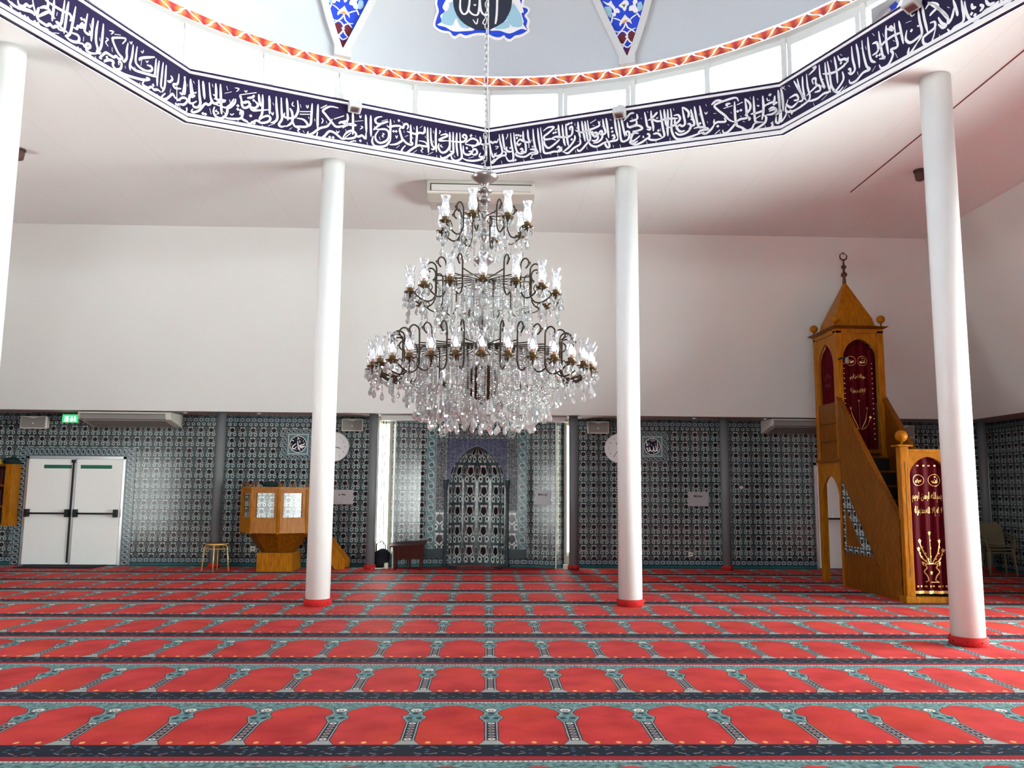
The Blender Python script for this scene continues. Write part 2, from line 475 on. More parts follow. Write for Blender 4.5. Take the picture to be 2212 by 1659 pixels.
def mat_border(name, ground, fig, period=0.2, dark=(0.01, 0.012, 0.02)):
    """scrolling tile border: rosettes joined by an S-shaped stem; U across (0..1), V along in metres"""
    M = Mat(name); U, V, _ = M.uv('UV')
    u = U - 0.5; v = ((V / period).fract() - 0.5)
    c = M.mix(ground, tuple(q * 1.8 for q in ground), M.noise(9, 3))
    c = M.mix(c, fig, ((u - ((v * 2 * PI).sin() * 0.24)).abs() - 0.05).inside(0.04))
    c = M.mix(c, dark, (hyp(u, v * 1.3) - 0.25).inside(0.04))
    c = M.mix(c, fig, ((hyp(u, v * 1.3) - 0.30).abs() - 0.045).inside(0.04))
    c = M.mix(c, fig, (u.abs() - 0.47).gt(0.0))
    M.color(c); M.set(roughness=0.2); return M.m

def mat_script(name, ground, fig, sx=0.05, sy=0.06, lines=1):
    """dense interlaced penwork, too small to read"""
    M = Mat(name); U, V, _ = M.uv('UV')
    w = M.noise(30, 3, 'UV'); w2 = M.noise(18, 2, 'UV')
    q = ((U / sx + (w - 0.5) * 3.0).fract() - 0.5).abs()
    p = ((V / sy + (w2 - 0.5) * 3.2).fract() - 0.5).abs()
    c = M.mix(ground, fig, ((q - 0.10).inside(0.06)).max((p - 0.08).inside(0.06)))
    M.color(c); M.set(roughness=0.25); M.b.inputs['Specular IOR Level'].default_value = 0.25; return M.m

def mat_rim():
    """orange and red leaf border with white lace, U along in metres, V up in metres"""
    M = Mat('dome_border_paint'); U, V, _ = M.uv('UV')
    P = 0.40
    u = (U / P).fract(); h = V / 0.135
    n = M.noise(14, 2, 'UV')
    c = M.mix((0.42, 0.022, 0.02), (0.85, 0.27, 0.055), (((u * 2.0).fract() - 0.5).abs() * -2.6 + 1.25 - (h - 0.5).abs() * 1.0 + (n - 0.5) * 0.5).clamp())
    s = ((u - 0.28 - (h - 0.5) * 0.46 + ((h * 2 * PI).sin()) * 0.05).abs() - 0.045 + (n - 0.5) * 0.03)
    s2 = ((u - 0.74 + (h - 0.5) * 0.46 + ((h * 2 * PI).sin()) * 0.05).abs() - 0.045 + (n - 0.5) * 0.03)
    c = M.mix(c, (0.86, 0.85, 0.85), s.inside(0.02).max(s2.inside(0.02)))
    c = M.mix(c, (0.86, 0.86, 0.87), (h - 0.06).lt(0.0) + (h - 0.94).gt(0.0))
    M.color(c); M.set(roughness=0.5); return M.m

def mat_glass():
    M = Mat('window_glass'); g = M.g
    t = g.nodes.new('ShaderNodeBsdfTransparent'); s = g.nodes.new('ShaderNodeBsdfGlossy'); s.inputs['Roughness'].default_value = 0.02
    f = g.nodes.new('ShaderNodeFresnel'); f.inputs[0].default_value = 1.45
    m = g.nodes.new('ShaderNodeMixShader'); g.links.new(f.outputs[0], m.inputs[0]); g.links.new(t.outputs[0], m.inputs[1]); g.links.new(s.outputs[0], m.inputs[2])
    g.nodes.remove(M.b); g.links.new(m.outputs[0], M.out.inputs[0]); return M.m
def mat_shade(name, frost):
    """blown lamp glass, partly etched"""
    M = Mat(name); g = M.g
    t = g.nodes.new('ShaderNodeBsdfTransparent'); t.inputs[0].default_value = (0.97, 0.98, 1, 1)
    s = g.nodes.new('ShaderNodeBsdfGlossy'); s.inputs['Roughness'].default_value = 0.08
    d = g.nodes.new('ShaderNodeBsdfDiffuse'); d.inputs[0].default_value = (0.93, 0.95, 0.98, 1)
    tl = g.nodes.new('ShaderNodeBsdfTranslucent'); tl.inputs[0].default_value = (0.93, 0.95, 0.98, 1)
    dm = g.nodes.new('ShaderNodeMixShader'); dm.inputs[0].default_value = 0.5; g.links.new(d.outputs[0], dm.inputs[1]); g.links.new(tl.outputs[0], dm.inputs[2])
    n = M.noise(45, 3); k = ((n - 0.5) * 4.0 + frost).clamp()
    m1 = g.nodes.new('ShaderNodeMixShader'); g.links.new(k.v, m1.inputs[0]); g.links.new(t.outputs[0], m1.inputs[1]); g.links.new(dm.outputs[0], m1.inputs[2])
    lw = g.nodes.new('ShaderNodeLayerWeight'); lw.inputs[0].default_value = 0.35
    m2 = g.nodes.new('ShaderNodeMixShader'); g.links.new(lw.outputs[1], m2.inputs[0]); g.links.new(m1.outputs[0], m2.inputs[1]); g.links.new(s.outputs[0], m2.inputs[2])
    g.nodes.remove(M.b); g.links.new(m2.outputs[0], M.out.inputs[0]); return M.m
def mat_crystal():
    M = Mat('cut_crystal'); g = M.g
    gl = g.nodes.new('ShaderNodeBsdfGlass'); gl.inputs[0].default_value = (0.975, 1.0, 0.995, 1); gl.inputs['IOR'].default_value = 1.55; gl.inputs['Roughness'].default_value = 0.0
    s = g.nodes.new('ShaderNodeBsdfGlossy'); s.inputs[0].default_value = (0.97, 1.0, 0.99, 1); s.inputs['Roughness'].default_value = 0.04
    d = g.nodes.new('ShaderNodeBsdfTranslucent'); d.inputs[0].default_value = (0.97, 1.0, 0.99, 1)
    m1 = g.nodes.new('ShaderNodeMixShader'); m1.inputs[0].default_value = 0.40; g.links.new(gl.outputs[0], m1.inputs[1]); g.links.new(s.outputs[0], m1.inputs[2])
    m2 = g.nodes.new('ShaderNodeMixShader'); m2.inputs[0].default_value = 0.33; g.links.new(m1.outputs[0], m2.inputs[1]); g.links.new(d.outputs[0], m2.inputs[2])
    g.nodes.remove(M.b); g.links.new(m2.outputs[0], M.out.inputs[0]); return M.m
def mat_emit(name, c, st):
    M = Mat(name); M.color(c); M.b.inputs['Emission Color'].default_value = (*c, 1); M.b.inputs['Emission Strength'].default_value = st; return M.m
def mat_ceiling():
    M = Mat('ceiling_board'); x, y, z = M.uv('Object')
    n = M.noise(2, 3)
    c = M.mix((0.79, 0.825, 0.82), (0.82, 0.855, 0.85), n)
    j = ((((x + 0.35) / 1.2).fract() - 0.5).abs() * 1.2)
    c = M.mix(c, (0.70, 0.71, 0.71), (j - 0.003).inside(0.003))
    M.color(c); M.set(roughness=0.85); return M.m
def mat_velvet():
    M = Mat('red_velvet'); n = M.noise(7, 3, stretch=(6, 6, 0.5))
    M.color(M.mix((0.025, 0.0003, 0.002), (0.095, 0.0006, 0.006), n)); M.set(roughness=0.55)
    M.b.inputs['Specular IOR Level'].default_value = 0.04; M.b.inputs['Sheen Weight'].default_value = 0.04; M.b.inputs['Sheen Tint'].default_value = (0.9, 0.05, 0.12, 1); M.b.inputs['Sheen Roughness'].default_value = 0.3
    return M.m
def mat_carved(name, a, b):
    M = Mat(name); x, y, z = M.uv('Object')
    n = M.noise(9, 5, stretch=(3, 3, 0.6))
    p = (((y + z) / 0.16).fract() - 0.5).abs(); q = (((y - z) / 0.16).fract() - 0.5).abs()
    d = p.min(q)
    g = (d - 0.06).inside(0.03)
    c = M.mix(a, b, ((n - 0.32) * 2.4).clamp())
    c = M.mix(c, tuple(t * 0.6 for t in a), g * 0.5)
    M.color(c); M.set(roughness=0.35); M.b.inputs['Specular IOR Level'].default_value = 0.12; M.bump(g * -1.0, 0.4, 0.01); return M.m

m_white = plain('white_paint', (0.80, 0.79, 0.785), 0.6, var=0.015, scale=3)
m_plaster = plain('white_plaster', (0.70, 0.72, 0.71), 0.8, var=0.01, scale=1.5)
m_colwhite = plain('white_enamel', (0.74, 0.745, 0.735), 0.28, var=0.01)
m_ceil = mat_ceiling()
m_dome = plain('dome_plaster', (0.52, 0.55, 0.575), 0.7, var=0.01, scale=2)
m_carpet = mat_carpet()
m_tile = mat_tile('flower_tile')
m_tile_side = mat_tile('flower_tile_side')
m_niche = mat_tile('niche_tile', 0.245, 0.40, 1.45, False)
m_inlay = mat_tile('inlay_tile', 0.206, 0.206, 1.35, False, 0.05, 0.02)
m_redcol = plain('red_carpet_collar', (0.42, 0.012, 0.012), 0.8, var=0.15, scale=30)
m_grey = plain('grey_paint', (0.15, 0.16, 0.17), 0.4)
m_cream = plain('cream_frame', (0.62, 0.60, 0.50), 0.45)
m_frame = plain('white_window_frame', (0.60, 0.60, 0.585), 0.4)
m_glass = mat_glass()
m_indigo = plain('indigo_paint', (0.014, 0.007, 0.040), 0.45, var=0.35, scale=2.2)
m_ink = plain('white_lettering_paint', (0.84, 0.83, 0.84), 0.5)
m_blue = plain('cobalt_paint', (0.010, 0.055, 0.60), 0.45, var=0.12)
m_maroon = plain('maroon_paint', (0.14, 0.012, 0.022), 0.45)
m_lblue = plain('pale_blue_paint', (0.32, 0.55, 0.66), 0.45)
m_orange = plain('orange_paint', (0.78, 0.30, 0.04), 0.45)
m_olive = plain('olive_paint', (0.22, 0.21, 0.10), 0.45)
m_navy = plain('navy_paint', (0.010, 0.014, 0.035), 0.4, var=0.3)
m_rim = mat_rim()
m_wood = wood('honey_wood', (0.23, 0.072, 0.002), (0.40, 0.145, 0.004))
m_wood2 = wood('shaded_honey_wood', (0.115, 0.031, 0.0015), (0.21, 0.064, 0.003))  # honey wood darkened: shade of the pulpits' flanks and cone in its colour
m_carved = mat_carved('carved_honey_wood', (0.135, 0.040, 0.002), (0.25, 0.082, 0.004))  # lowered in tone so the carved flanks carry their shade in the colour
m_darkwood = wood('dark_red_wood', (0.030, 0.007, 0.006), (0.055, 0.012, 0.009))
m_finial = plain('bronze_finial', (0.10, 0.055, 0.03), 0.4, 0.6, 0.2)
m_gold = plain('gold_thread', (0.80, 0.52, 0.16), 0.4, 0.35, 0.2, 60)
m_velvet = mat_velvet()
m_pewter = plain('pewter_metal', (0.34, 0.32, 0.31), 0.32, 0.9, 0.1, 20)
m_bronze = plain('antique_bronze', (0.055, 0.042, 0.032), 0.38, 0.85, 0.25, 30)
m_brass = plain('aged_brass', (0.13, 0.085, 0.04), 0.35, 0.9, 0.15, 30)
m_amber = plain('amber_lacquer', (0.055, 0.022, 0.007), 0.15, 0.3, 0.2)
m_candle = plain('copper_sleeve', (0.50, 0.22, 0.10), 0.4, 0.6)
m_bulb = mat_emit('frosted_bulb', (0.92, 0.95, 1.0), 0.06)  # weak glow added to whiten the bulbs and their glass
m_shade_top = mat_shade('etched_lamp_glass', 0.85)
m_shade_mid = mat_shade('half_etched_lamp_glass', 0.42)
m_shade_low = mat_shade('clear_lamp_glass', 0.02)
m_crystal = mat_crystal()
m_black = plain('black_plastic', (0.010, 0.010, 0.011), 0.4)
m_blackcloth = plain('black_cloth', (0.012, 0.013, 0.02), 0.85)
m_plastic = plain('ivory_plastic', (0.60, 0.58, 0.52), 0.45)
m_greyplastic = plain('grey_grille', (0.22, 0.21, 0.20), 0.5, var=0.1, scale=200)
m_acgrille = plain('pale_grille', (0.50, 0.49, 0.48), 0.5)
m_steel = plain('brushed_steel', (0.50, 0.50, 0.52), 0.30, 0.85, 0.05, 40)
m_door = plain('white_door_paint', (0.86, 0.87, 0.86), 0.4, var=0.02)
m_green = plain('green_sign_film', (0.015, 0.13, 0.085), 0.4)
m_exit = mat_emit('lit_green_sign', (0.03, 0.62, 0.20), 0.10)
m_exitw = mat_emit('lit_white_sign', (0.95, 1.0, 0.96), 0.16)
m_silver = plain('silver_plate', (0.36, 0.36, 0.38), 0.38, 0.35)
m_foil = plain('crinkled_foil', (0.62, 0.61, 0.65), 0.25, 0.7, 0.2, 18)
m_clock = plain('clock_face', (0.80, 0.81, 0.82), 0.35)
m_teal = plain('teal_glaze', (0.085, 0.165, 0.175), 0.2, var=0.3, scale=12)
m_tealdark = plain('dark_teal_glaze', (0.030, 0.050, 0.060), 0.2, var=0.3, scale=12)
m_pale = plain('pale_glaze', (0.42, 0.47, 0.47), 0.25)
m_inkblack = plain('black_glaze', (0.008, 0.007, 0.018), 0.2)
m_scroll = mat_border('scroll_border_tile', (0.035, 0.085, 0.095), (0.30, 0.40, 0.41), 0.21)
m_chainb = mat_border('ring_border_tile', (0.045, 0.070, 0.085), (0.36, 0.42, 0.43), 0.10)
m_script = mat_script('script_tile', (0.006, 0.006, 0.014), (0.25, 0.25, 0.27))
m_spandrel = mat_script('spandrel_tile', (0.008, 0.008, 0.045), (0.10, 0.10, 0.19), 0.085, 0.085)
m_yellow = plain('yellow_paper', (0.62, 0.42, 0.05), 0.6)
m_bookred = plain('dark_red_binding', (0.07, 0.008, 0.008), 0.5)
m_bookdark = plain('black_binding', (0.012, 0.010, 0.010), 0.5)
m_darkgreen = plain('dark_green_cloth', (0.006, 0.018, 0.018), 0.8)
m_chairpl = plain('beige_plastic', (0.14, 0.125, 0.075), 0.5)
m_goldtube = plain('gold_tube', (0.62, 0.40, 0.12), 0.35, 0.5)
m_fitting = plain('brown_fitting', (0.10, 0.055, 0.05), 0.6)
m_groove = plain('red_brown_joint', (0.20, 0.055, 0.055), 0.8)
m_mat = plain('black_doormat', (0.010, 0.012, 0.020), 0.95)

# pen strokes of the frieze in millimetres along and above each panel; dome paintings in hundredths of a degree
FRIEZE = [
('-2004,606 -1980,433 -1975,278;-1988,585 -1965,404 -1971,283;-2053,318 -2101,199 -2039,158 -1933,205 -1909,272;-1862,404 -1741,396 -1705,319 -1784,339;-1926,356 -1828,267 -1707,290;-1883,398 -1930,265 -1791,205 -1671,214;-1712,595 -1679,444 -1628,285 -1707,290;-1623,584 -1621,432 -1590,268;-1772,593 -1662,390 -1572,245;-1555,581 -1544,411 -1514,249 -1632,212 -1771,197;-1449,397 -1465,464 -1409,452 -1412,395 -1395,357 -1472,333 -1569,303;-1573,230 -1478,203 -1385,191 -1291,207 -1201,195 -1178,286;-1518,549 -1421,577 -1401,597 -1457,609;-1345,599 -1334,447 -1286,307 -1270,270 -1322,324;-1414,351 -1358,340 -1343,275 -1436,288;-1253,583 -1243,432 -1215,274 -1184,173;-1216,580 -1189,421 -1163,235 -1080,126 -990,156;-1108,585 -1081,413 -1073,237;-1296,458 -1136,396 -994,399 -906,427;-1055,573 -1024,500 -955,480 -922,449 -904,469 -907,414;-997,344 -986,239 -1095,162 -1148,171;-846,581 -838,422 -812,283 -865,252 -914,290;-912,331 -878,315 -881,260;-779,575 -754,422 -746,265;-695,574 -687,431 -649,246 -604,183 -701,188 -804,140 -887,151 -902,200;-613,573 -606,417 -582,281 -521,224;-555,460 -493,441 -483,341 -563,327;-462,562 -447,405 -425,258 -396,217 -473,241;-359,575 -369,418 -349,233;-515,330 -401,394 -277,411 -158,388;-361,536 -273,475 -300,530 -332,507;-254,545 -247,408 -226,264 -316,270 -290,204 -356,116 -449,121 -477,175;-194,540 -173,396 -152,253;-100,383 -120,289 -66,222 21,229 79,250;17,179 -73,108 -101,122 -83,178;48,551 60,402 79,250 17,179;99,562 116,397 147,227;136,489 194,521 285,445 200,403 185,385;180,311 234,295 230,234 146,214 89,193 99,124 180,95 243,226;277,322 312,240 361,188 321,185 272,249;246,479 332,342 403,216;463,332 431,238 389,199 378,242;168,549 295,401 393,259;455,411 485,282 494,216;372,145 407,89 448,117 552,135 550,283 542,361;578,329 584,227 615,125 685,63 761,105 811,125;649,264 658,211 695,202;732,206 765,163 727,136;793,219 825,153 883,144;941,135 982,64 1051,72;749,100 870,116 929,130',
 '-2021,259;-44,347;642,159;677,127;-502,289;-462,283;-959,411;-1009,456;-1850,231;-1822,188;-968,401',
 '-1984,616 -1960,577 -1934,602;29,367 42,347 58,364;-58,584 -34,505 10,507;-109,467 -37,455;278,133 288,89;499,102 551,111;387,374 412,348;-260,202 -234,136;-548,580 -519,537;-410,507 -397,460;-280,359 -252,331;-781,240 -767,192;-524,185 -574,141;-939,146 -1010,109;-1238,169 -1332,138;-1461,166 -1445,115;-1650,235 -1692,193;-1892,203 -1855,141;-1956,586 -1917,537;-1874,579 -1835,545;-1163,568 -1147,531;-1020,569 -987,538;-651,482 -638,433;-1317,409 -1282,378;-717,487 -684,485'),
('-2049,439 -2016,455 -1972,481 -1938,455 -1905,471 -1877,456 -1850,506;-2001,593 -1994,474 -1965,329 -1925,238 -1903,267;-1840,575 -1822,448 -1788,304 -1826,256 -1892,255 -1914,290;-1790,572 -1773,452 -1750,320;-1782,303 -1738,287 -1738,244 -1793,241 -1869,209 -1935,154 -1946,177 -1902,213;-1664,564 -1652,423 -1629,292 -1618,206 -1628,154 -1693,153 -1738,233;-1615,562 -1598,415 -1564,272 -1499,231 -1434,243;-1717,369 -1728,328 -1695,291 -1640,283;-1576,391 -1522,447 -1479,419 -1403,387 -1360,402;-1565,411 -1543,365 -1500,390;-1474,567 -1468,449 -1446,404;-1404,578 -1393,449 -1360,370;-1521,298 -1489,304 -1478,260 -1510,265;-1478,271 -1434,243 -1430,327 -1446,404;-1387,384 -1381,299;-1564,272 -1585,233 -1520,192 -1434,180 -1349,221 -1263,230;-1370,276 -1306,267 -1274,231 -1338,219;-1324,576 -1312,426 -1285,285 -1253,207 -1327,196;-1254,576 -1238,415 -1216,275 -1210,201;-1212,580 -1190,408 -1168,247 -1147,192 -1084,183 -1010,193 -927,182 -885,207;-1169,521 -1095,562 -1011,549 -1095,478 -1158,435 -1137,390 -1042,386 -979,356;-1158,414 -1147,318 -1094,258 -1021,289 -948,341 -927,369;-1042,397 -969,407 -864,381 -761,396;-948,582 -937,465 -922,379;-890,573 -880,456 -864,329 -844,253;-838,575 -828,448 -813,321 -797,246;-771,471 -781,504 -750,520 -740,476 -751,405 -813,363;-969,240 -937,256 -916,211 -958,207;-896,250 -896,177;-709,389 -709,326 -782,233 -885,165;-638,336 -628,252 -720,204 -802,143 -864,162;-663,579 -648,442 -627,335;-606,581 -586,432 -556,273;-560,573 -545,436 -515,257;-524,578 -505,420 -485,303 -536,239 -618,158 -658,154 -669,186;-699,460 -617,416 -515,432 -423,449 -352,479 -372,523;-484,427 -454,361 -414,324 -373,348 -413,385 -444,349;-424,305 -393,352 -374,297 -414,262 -465,280;-333,332 -353,376 -323,392 -313,339 -323,279 -384,237 -445,236;-307,564 -292,459 -268,363 -313,329;-261,568 -242,441 -223,275;-515,277 -475,209 -394,177 -294,214 -254,228;-263,281 -224,204 -214,151 -244,145 -274,201 -254,238;-254,218 -164,225 -114,228 -94,256;-183,299 -153,305 -144,263 -174,257;-141,559 -123,403 -94,256;-97,552 -73,395 -55,240 -26,195 34,216;-52,555 -24,408 4,261;34,267 15,321 54,325 64,273 43,215 -16,183;36,460 45,397 94,390 163,419 154,482;83,270 132,303 181,316;92,218 72,170 111,144 180,175;-484,530 -402,569;-1000,506 -958,520;-13,488 76,575 135,576;166,561 175,494 117,473 67,470;66,369 125,390 194,390 242,342 183,321 105,322;274,569 292,465 310,362 348,336 338,307 300,323;192,279 124,289 84,214 113,180 211,246;64,157 142,125 239,151 308,191 355,164 432,153 518,170;361,575 369,453 387,360 391,279;320,441 369,453 455,409 550,425 664,417 721,408;359,455 418,506 447,541;385,240 452,240 499,183;299,253 328,248 337,207 308,201;486,565 503,432 520,299 537,197 499,173;538,567 550,425 568,322;586,559 588,419 581,270 585,180;624,563 636,431 633,262 678,146 753,115 875,127 977,151 1060,167;558,293 644,310 720,358 749,403 722,457 665,456;683,404 682,344 736,226 811,225;780,558 796,435 813,324 775,290 738,315 690,263;841,309 878,304 886,253 858,247;789,556 863,474 852,397;891,510 908,418 934,295 905,280 878,284;680,225 735,177 829,193 896,252;939,542 955,420 980,278 1015,223;1008,540 1029,408 1062,255 1070,205;923,237 1016,243 1116,198 1015,194 977,160;1060,167 1042,151 1087,144 1152,192 1200,263;1504,517 1479,570 1388,566 1205,518 1240,443 1320,362 1382,284 1443,245;1160,525 1225,573 1298,561;1192,323 1191,265 1236,277 1282,270 1336,271 1319,323;1455,525 1456,379 1461,242 1451,195;1461,242 1525,271 1578,272 1641,282;1585,543 1600,414 1606,297 1640,262 1622,236;1585,543 1646,465 1644,387 1579,311;1693,554 1697,388 1702,253 1718,202 1805,188;1805,188 1700,186 1663,124 1600,105 1539,153 1478,191 1470,231 1415,172 1359,122 1305,120 1297,161;1651,319 1739,324 1828,348;1807,544 1812,418 1809,322 1789,220;1817,282 1842,240 1822,176 1751,130 1680,102;1829,405 1900,432 1944,444 1955,519;1879,320 1949,338 1966,306 1913,277 1843,278;1996,589 2005,463 2009,309 1964,259;1964,240 1961,164 1995,149 2067,223 2090,277;1701,243 1773,280;1485,472 1558,499;1313,451 1431,471;1368,471 1351,503 1405,504;1196,117 1261,166;2000,588 2011,461 2013,306 1955,253;1873,344 1930,366 1971,312 1899,277',
 '-1577,519;-1544,514;-1512,498;-1566,475;-1016,466;-985,472;-953,394;-812,561;-792,568;-755,573;-751,333;-1617,142;-1585,148;-182,412;-173,359;-454,392;746,225;899,409;903,369;1008,293;1235,219;1492,383;1532,391;1556,121;1645,108;1829,405;1895,539;1943,406;1969,421;458,279;1900,542',
 '-1713,561 -1708,528 -1735,478;-1679,353 -1668,330 -1657,355;-1339,325 -1322,301 -1307,325;-1344,421 -1339,388;-709,565 -699,522;-688,500 -673,477;-453,495 -423,480;-372,544 -357,511 -342,539;-211,539 -182,524;-1359,201 -1327,186 -1359,148 -1306,130;-1210,180 -1189,114;-1063,180 -1057,148;-958,165 -948,112;-699,170 -689,127;-536,198 -531,156;-394,157 -375,103;-164,164 -155,132;-70,161 -56,108;-1466,142 -1444,97;-1803,168 -1791,123;-1904,396 -1849,388 -1893,351;-1909,300 -1892,276 -1876,306;-663,289 -638,285;115,488 124,466;-322,454 -292,459;312,573 322,551;427,464 446,451 456,470;662,557 671,525;1087,547 1095,516;997,433 1005,402;1071,441 1088,409 1107,440;1100,308 1109,282;1185,403 1221,397;1260,137 1269,107;1362,228 1375,207;1551,238 1577,224;1402,388 1415,366;1526,319 1534,298;1648,551 1656,521;1736,517 1753,495;1733,431 1750,409 1760,426;1859,506 1866,467 1901,470;1821,138 1834,107;1927,179 1900,154 1926,141 1899,116 1943,119;2015,480 2022,450;613,156 612,116;297,153 306,111;422,144 427,114;240,221 259,208 250,240;97,516 107,494;224,496 234,474;482,305 491,264;1924,165 1908,121'),
('-2027,555 -1989,435 -1965,359;-2017,562 -1997,443 -1981,314;-1981,314 -1951,350 -1997,351 -2031,313 -2019,255 -1973,244 -1921,285;-1913,569 -1893,363 -1878,263 -1907,206 -1953,207 -1964,246;-1862,565 -1847,445 -1831,330;-1788,560 -1766,390 -1748,311 -1782,263 -1810,277 -1837,252 -1887,170 -1949,132 -1976,141 -1960,175;-1710,567 -1700,455 -1685,355 -1583,361;-1654,569 -1642,416 -1630,273 -1620,172;-1722,358 -1583,361 -1674,316 -1719,296 -1750,352;-1708,257 -1719,194 -1693,137 -1645,116 -1591,137 -1557,206 -1560,267 -1597,270 -1728,294;-1482,408 -1525,316 -1569,265 -1523,285 -1470,358 -1463,412;-1418,463 -1377,388 -1339,386 -1301,404 -1259,308 -1182,313 -1038,353;-1419,473 -1212,549;-1323,452 -1257,476 -1239,511;-1400,467 -1374,326 -1317,327 -1272,389;-1226,430 -1185,386 -1222,336 -1280,345;-1182,534 -1168,432 -1146,373;-1134,539 -1128,398 -1132,270 -1167,200;-1052,541 -1041,416 -1036,290;-1176,167 -1120,231 -1054,265 -1023,229 -1060,180 -1136,154 -1195,174 -1269,118 -1318,139;-1397,207 -1398,238 -1371,264 -1369,223 -1386,167 -1460,142 -1553,134 -1610,154;-1386,167 -1337,146 -1298,133;-964,548 -953,402 -937,257 -973,197 -1021,177;-900,546 -887,362 -878,258 -914,177 -883,151 -825,173;-831,555 -815,419 -803,251;-691,552 -677,448 -684,382 -721,310 -790,286 -850,295 -847,349;-786,425 -753,368 -748,241 -824,162;-691,306 -601,302 -548,248 -567,212 -647,197 -716,194 -750,294;-499,549 -503,386 -508,267 -547,216;-422,554 -421,370 -415,210;-655,404 -515,432;-653,367 -523,393;-149,556 -263,554 -353,481 -321,434 -235,342 -171,289 -78,318 25,371;-385,507 -305,567;-226,387 -284,278 -385,226 -483,132 -543,110 -534,154;-413,167 -421,101 -379,76 -320,131 -261,207 -188,199 -124,157 -72,134 32,175;-72,134 30,241;-32,503 -22,362;-141,339 -90,371 -15,330;-205,391 -72,462;-24,498 -25,403 -88,381;-87,353 4,352 95,360 3,361 -85,287;42,588 51,437 56,296 54,219;-80,147 -29,232 43,274 99,238 82,187 -8,151 -80,147;81,215 136,207 182,234 229,196 235,283;223,538 231,425 240,284;293,543 297,390 306,239;452,555 396,535 359,498 370,452 426,444 538,505 436,446 354,363 336,340;354,358 410,364 504,382 552,343 545,255 490,197 425,175 377,204 366,269 410,354;338,254 322,184 352,123 436,120 519,154 565,220 583,262;570,540 573,425 572,308 578,252;521,443 559,422 615,452 701,469 750,449 767,501 806,518 826,483 808,441;566,172 660,199 726,250 744,283 703,411 721,443;712,413 744,302 813,237 880,230 889,261 851,264;859,519 868,355 870,258;808,412 866,403 944,398 992,427 1041,427 1080,454;951,518 954,400 947,272 939,192;1064,530 1065,461 1041,437;1108,528 1112,371 1124,265 1126,158;1153,527 1161,361 1183,276 1213,252 1194,219 1164,224;1232,542 1230,374 1244,189;985,308 1074,305 1114,254 1046,241 977,238 891,174 816,102 768,84 739,107 757,159 794,205;1299,446 1378,481 1399,455 1329,412 1280,373 1320,371 1400,386;1281,324 1272,263 1313,201 1373,212 1422,271 1441,354;1438,522 1440,393 1443,245;1488,532 1491,373 1494,224 1444,195;1544,533 1542,352 1565,187;1590,541 1603,364 1626,198 1596,143 1526,111 1475,141 1464,199;1400,386 1592,402 1673,437 1693,501 1661,525 1631,489 1673,467;1443,235 1503,236 1444,185 1385,135 1325,115 1304,151;1674,397 1745,470 1806,492 1869,463 1839,397 1767,384 1674,387;1899,540 1911,451 1839,397;1744,530 1775,476;1911,431 1984,434 2057,468;1644,361 1656,253 1717,234 1768,264 1778,295 1727,286;1799,299 1798,329 1840,337 1861,290 1820,253 1779,255;1637,170 1698,151 1801,159 1914,199 1976,250 1893,236 1913,300;1982,576 1995,416 2007,256',
 '-1840,138;-1812,134;-1429,278;-1395,270;-1431,325;-1269,222;-1246,138;-1222,132;-1241,437;-253,127;-207,131;-1339,396;161,154;617,375;655,382;689,544;1787,367;1700,331;1764,534',
 '-1975,540 -1960,508;-1751,548 -1739,509;-1579,559 -1562,506;-1597,456 -1514,495;-1480,555 -1428,555 -1458,507;-1361,549 -1341,527 -1328,556;-1537,386 -1521,337;-1004,455 -988,421;-654,506 -642,460;-578,511 -557,472 -548,517;-542,357 -531,327;-460,341 -454,310;-370,370 -348,341 -367,294;-307,339 -295,308;-1519,203 -1500,186 -1473,212;-1422,139 -1416,110;-685,168 -645,165 -674,138 -643,112;-605,152 -584,124;-783,128 -745,167;-1048,129 -963,178;-1125,125 -1110,107;-169,235 -147,207 -127,238;-309,111 -288,104;-1766,225 -1744,147;-745,520 -758,474 -727,459;-1018,325 -997,287 -989,331;-1967,398 -1944,383 -1931,406;-1735,417 -1715,400 -1707,423;-1679,222 -1696,198 -1668,194 -1658,175 -1685,159;-1604,217 -1574,182;444,486 528,532;75,413 193,446;991,496 1029,533;1728,186 1810,221;662,142 708,189;893,106 959,167;781,329 829,357;94,546 104,514;136,511 151,476 163,517;159,363 187,350 151,314;618,530 628,503;733,533 748,517;903,489 914,456;1188,494 1199,457;1277,511 1297,505 1278,462;1367,529 1382,512;1191,347 1202,319;458,316 487,311 459,277 488,264;422,261 433,215;647,323 663,287 676,328;882,348 902,322;1072,393 1082,366;1017,216 1046,202 1018,168 1048,144;1245,140 1261,94;1405,129 1420,102;1117,127 1195,180;-44,277 -33,241;12,108 84,140 102,125;249,152 264,116;539,129 549,102;1504,186 1525,160;343,399 354,372;1943,376 1964,349;1321,312 1302,288 1342,276;765,413 770,385;1826,546 1837,518;1925,131 1987,182'),
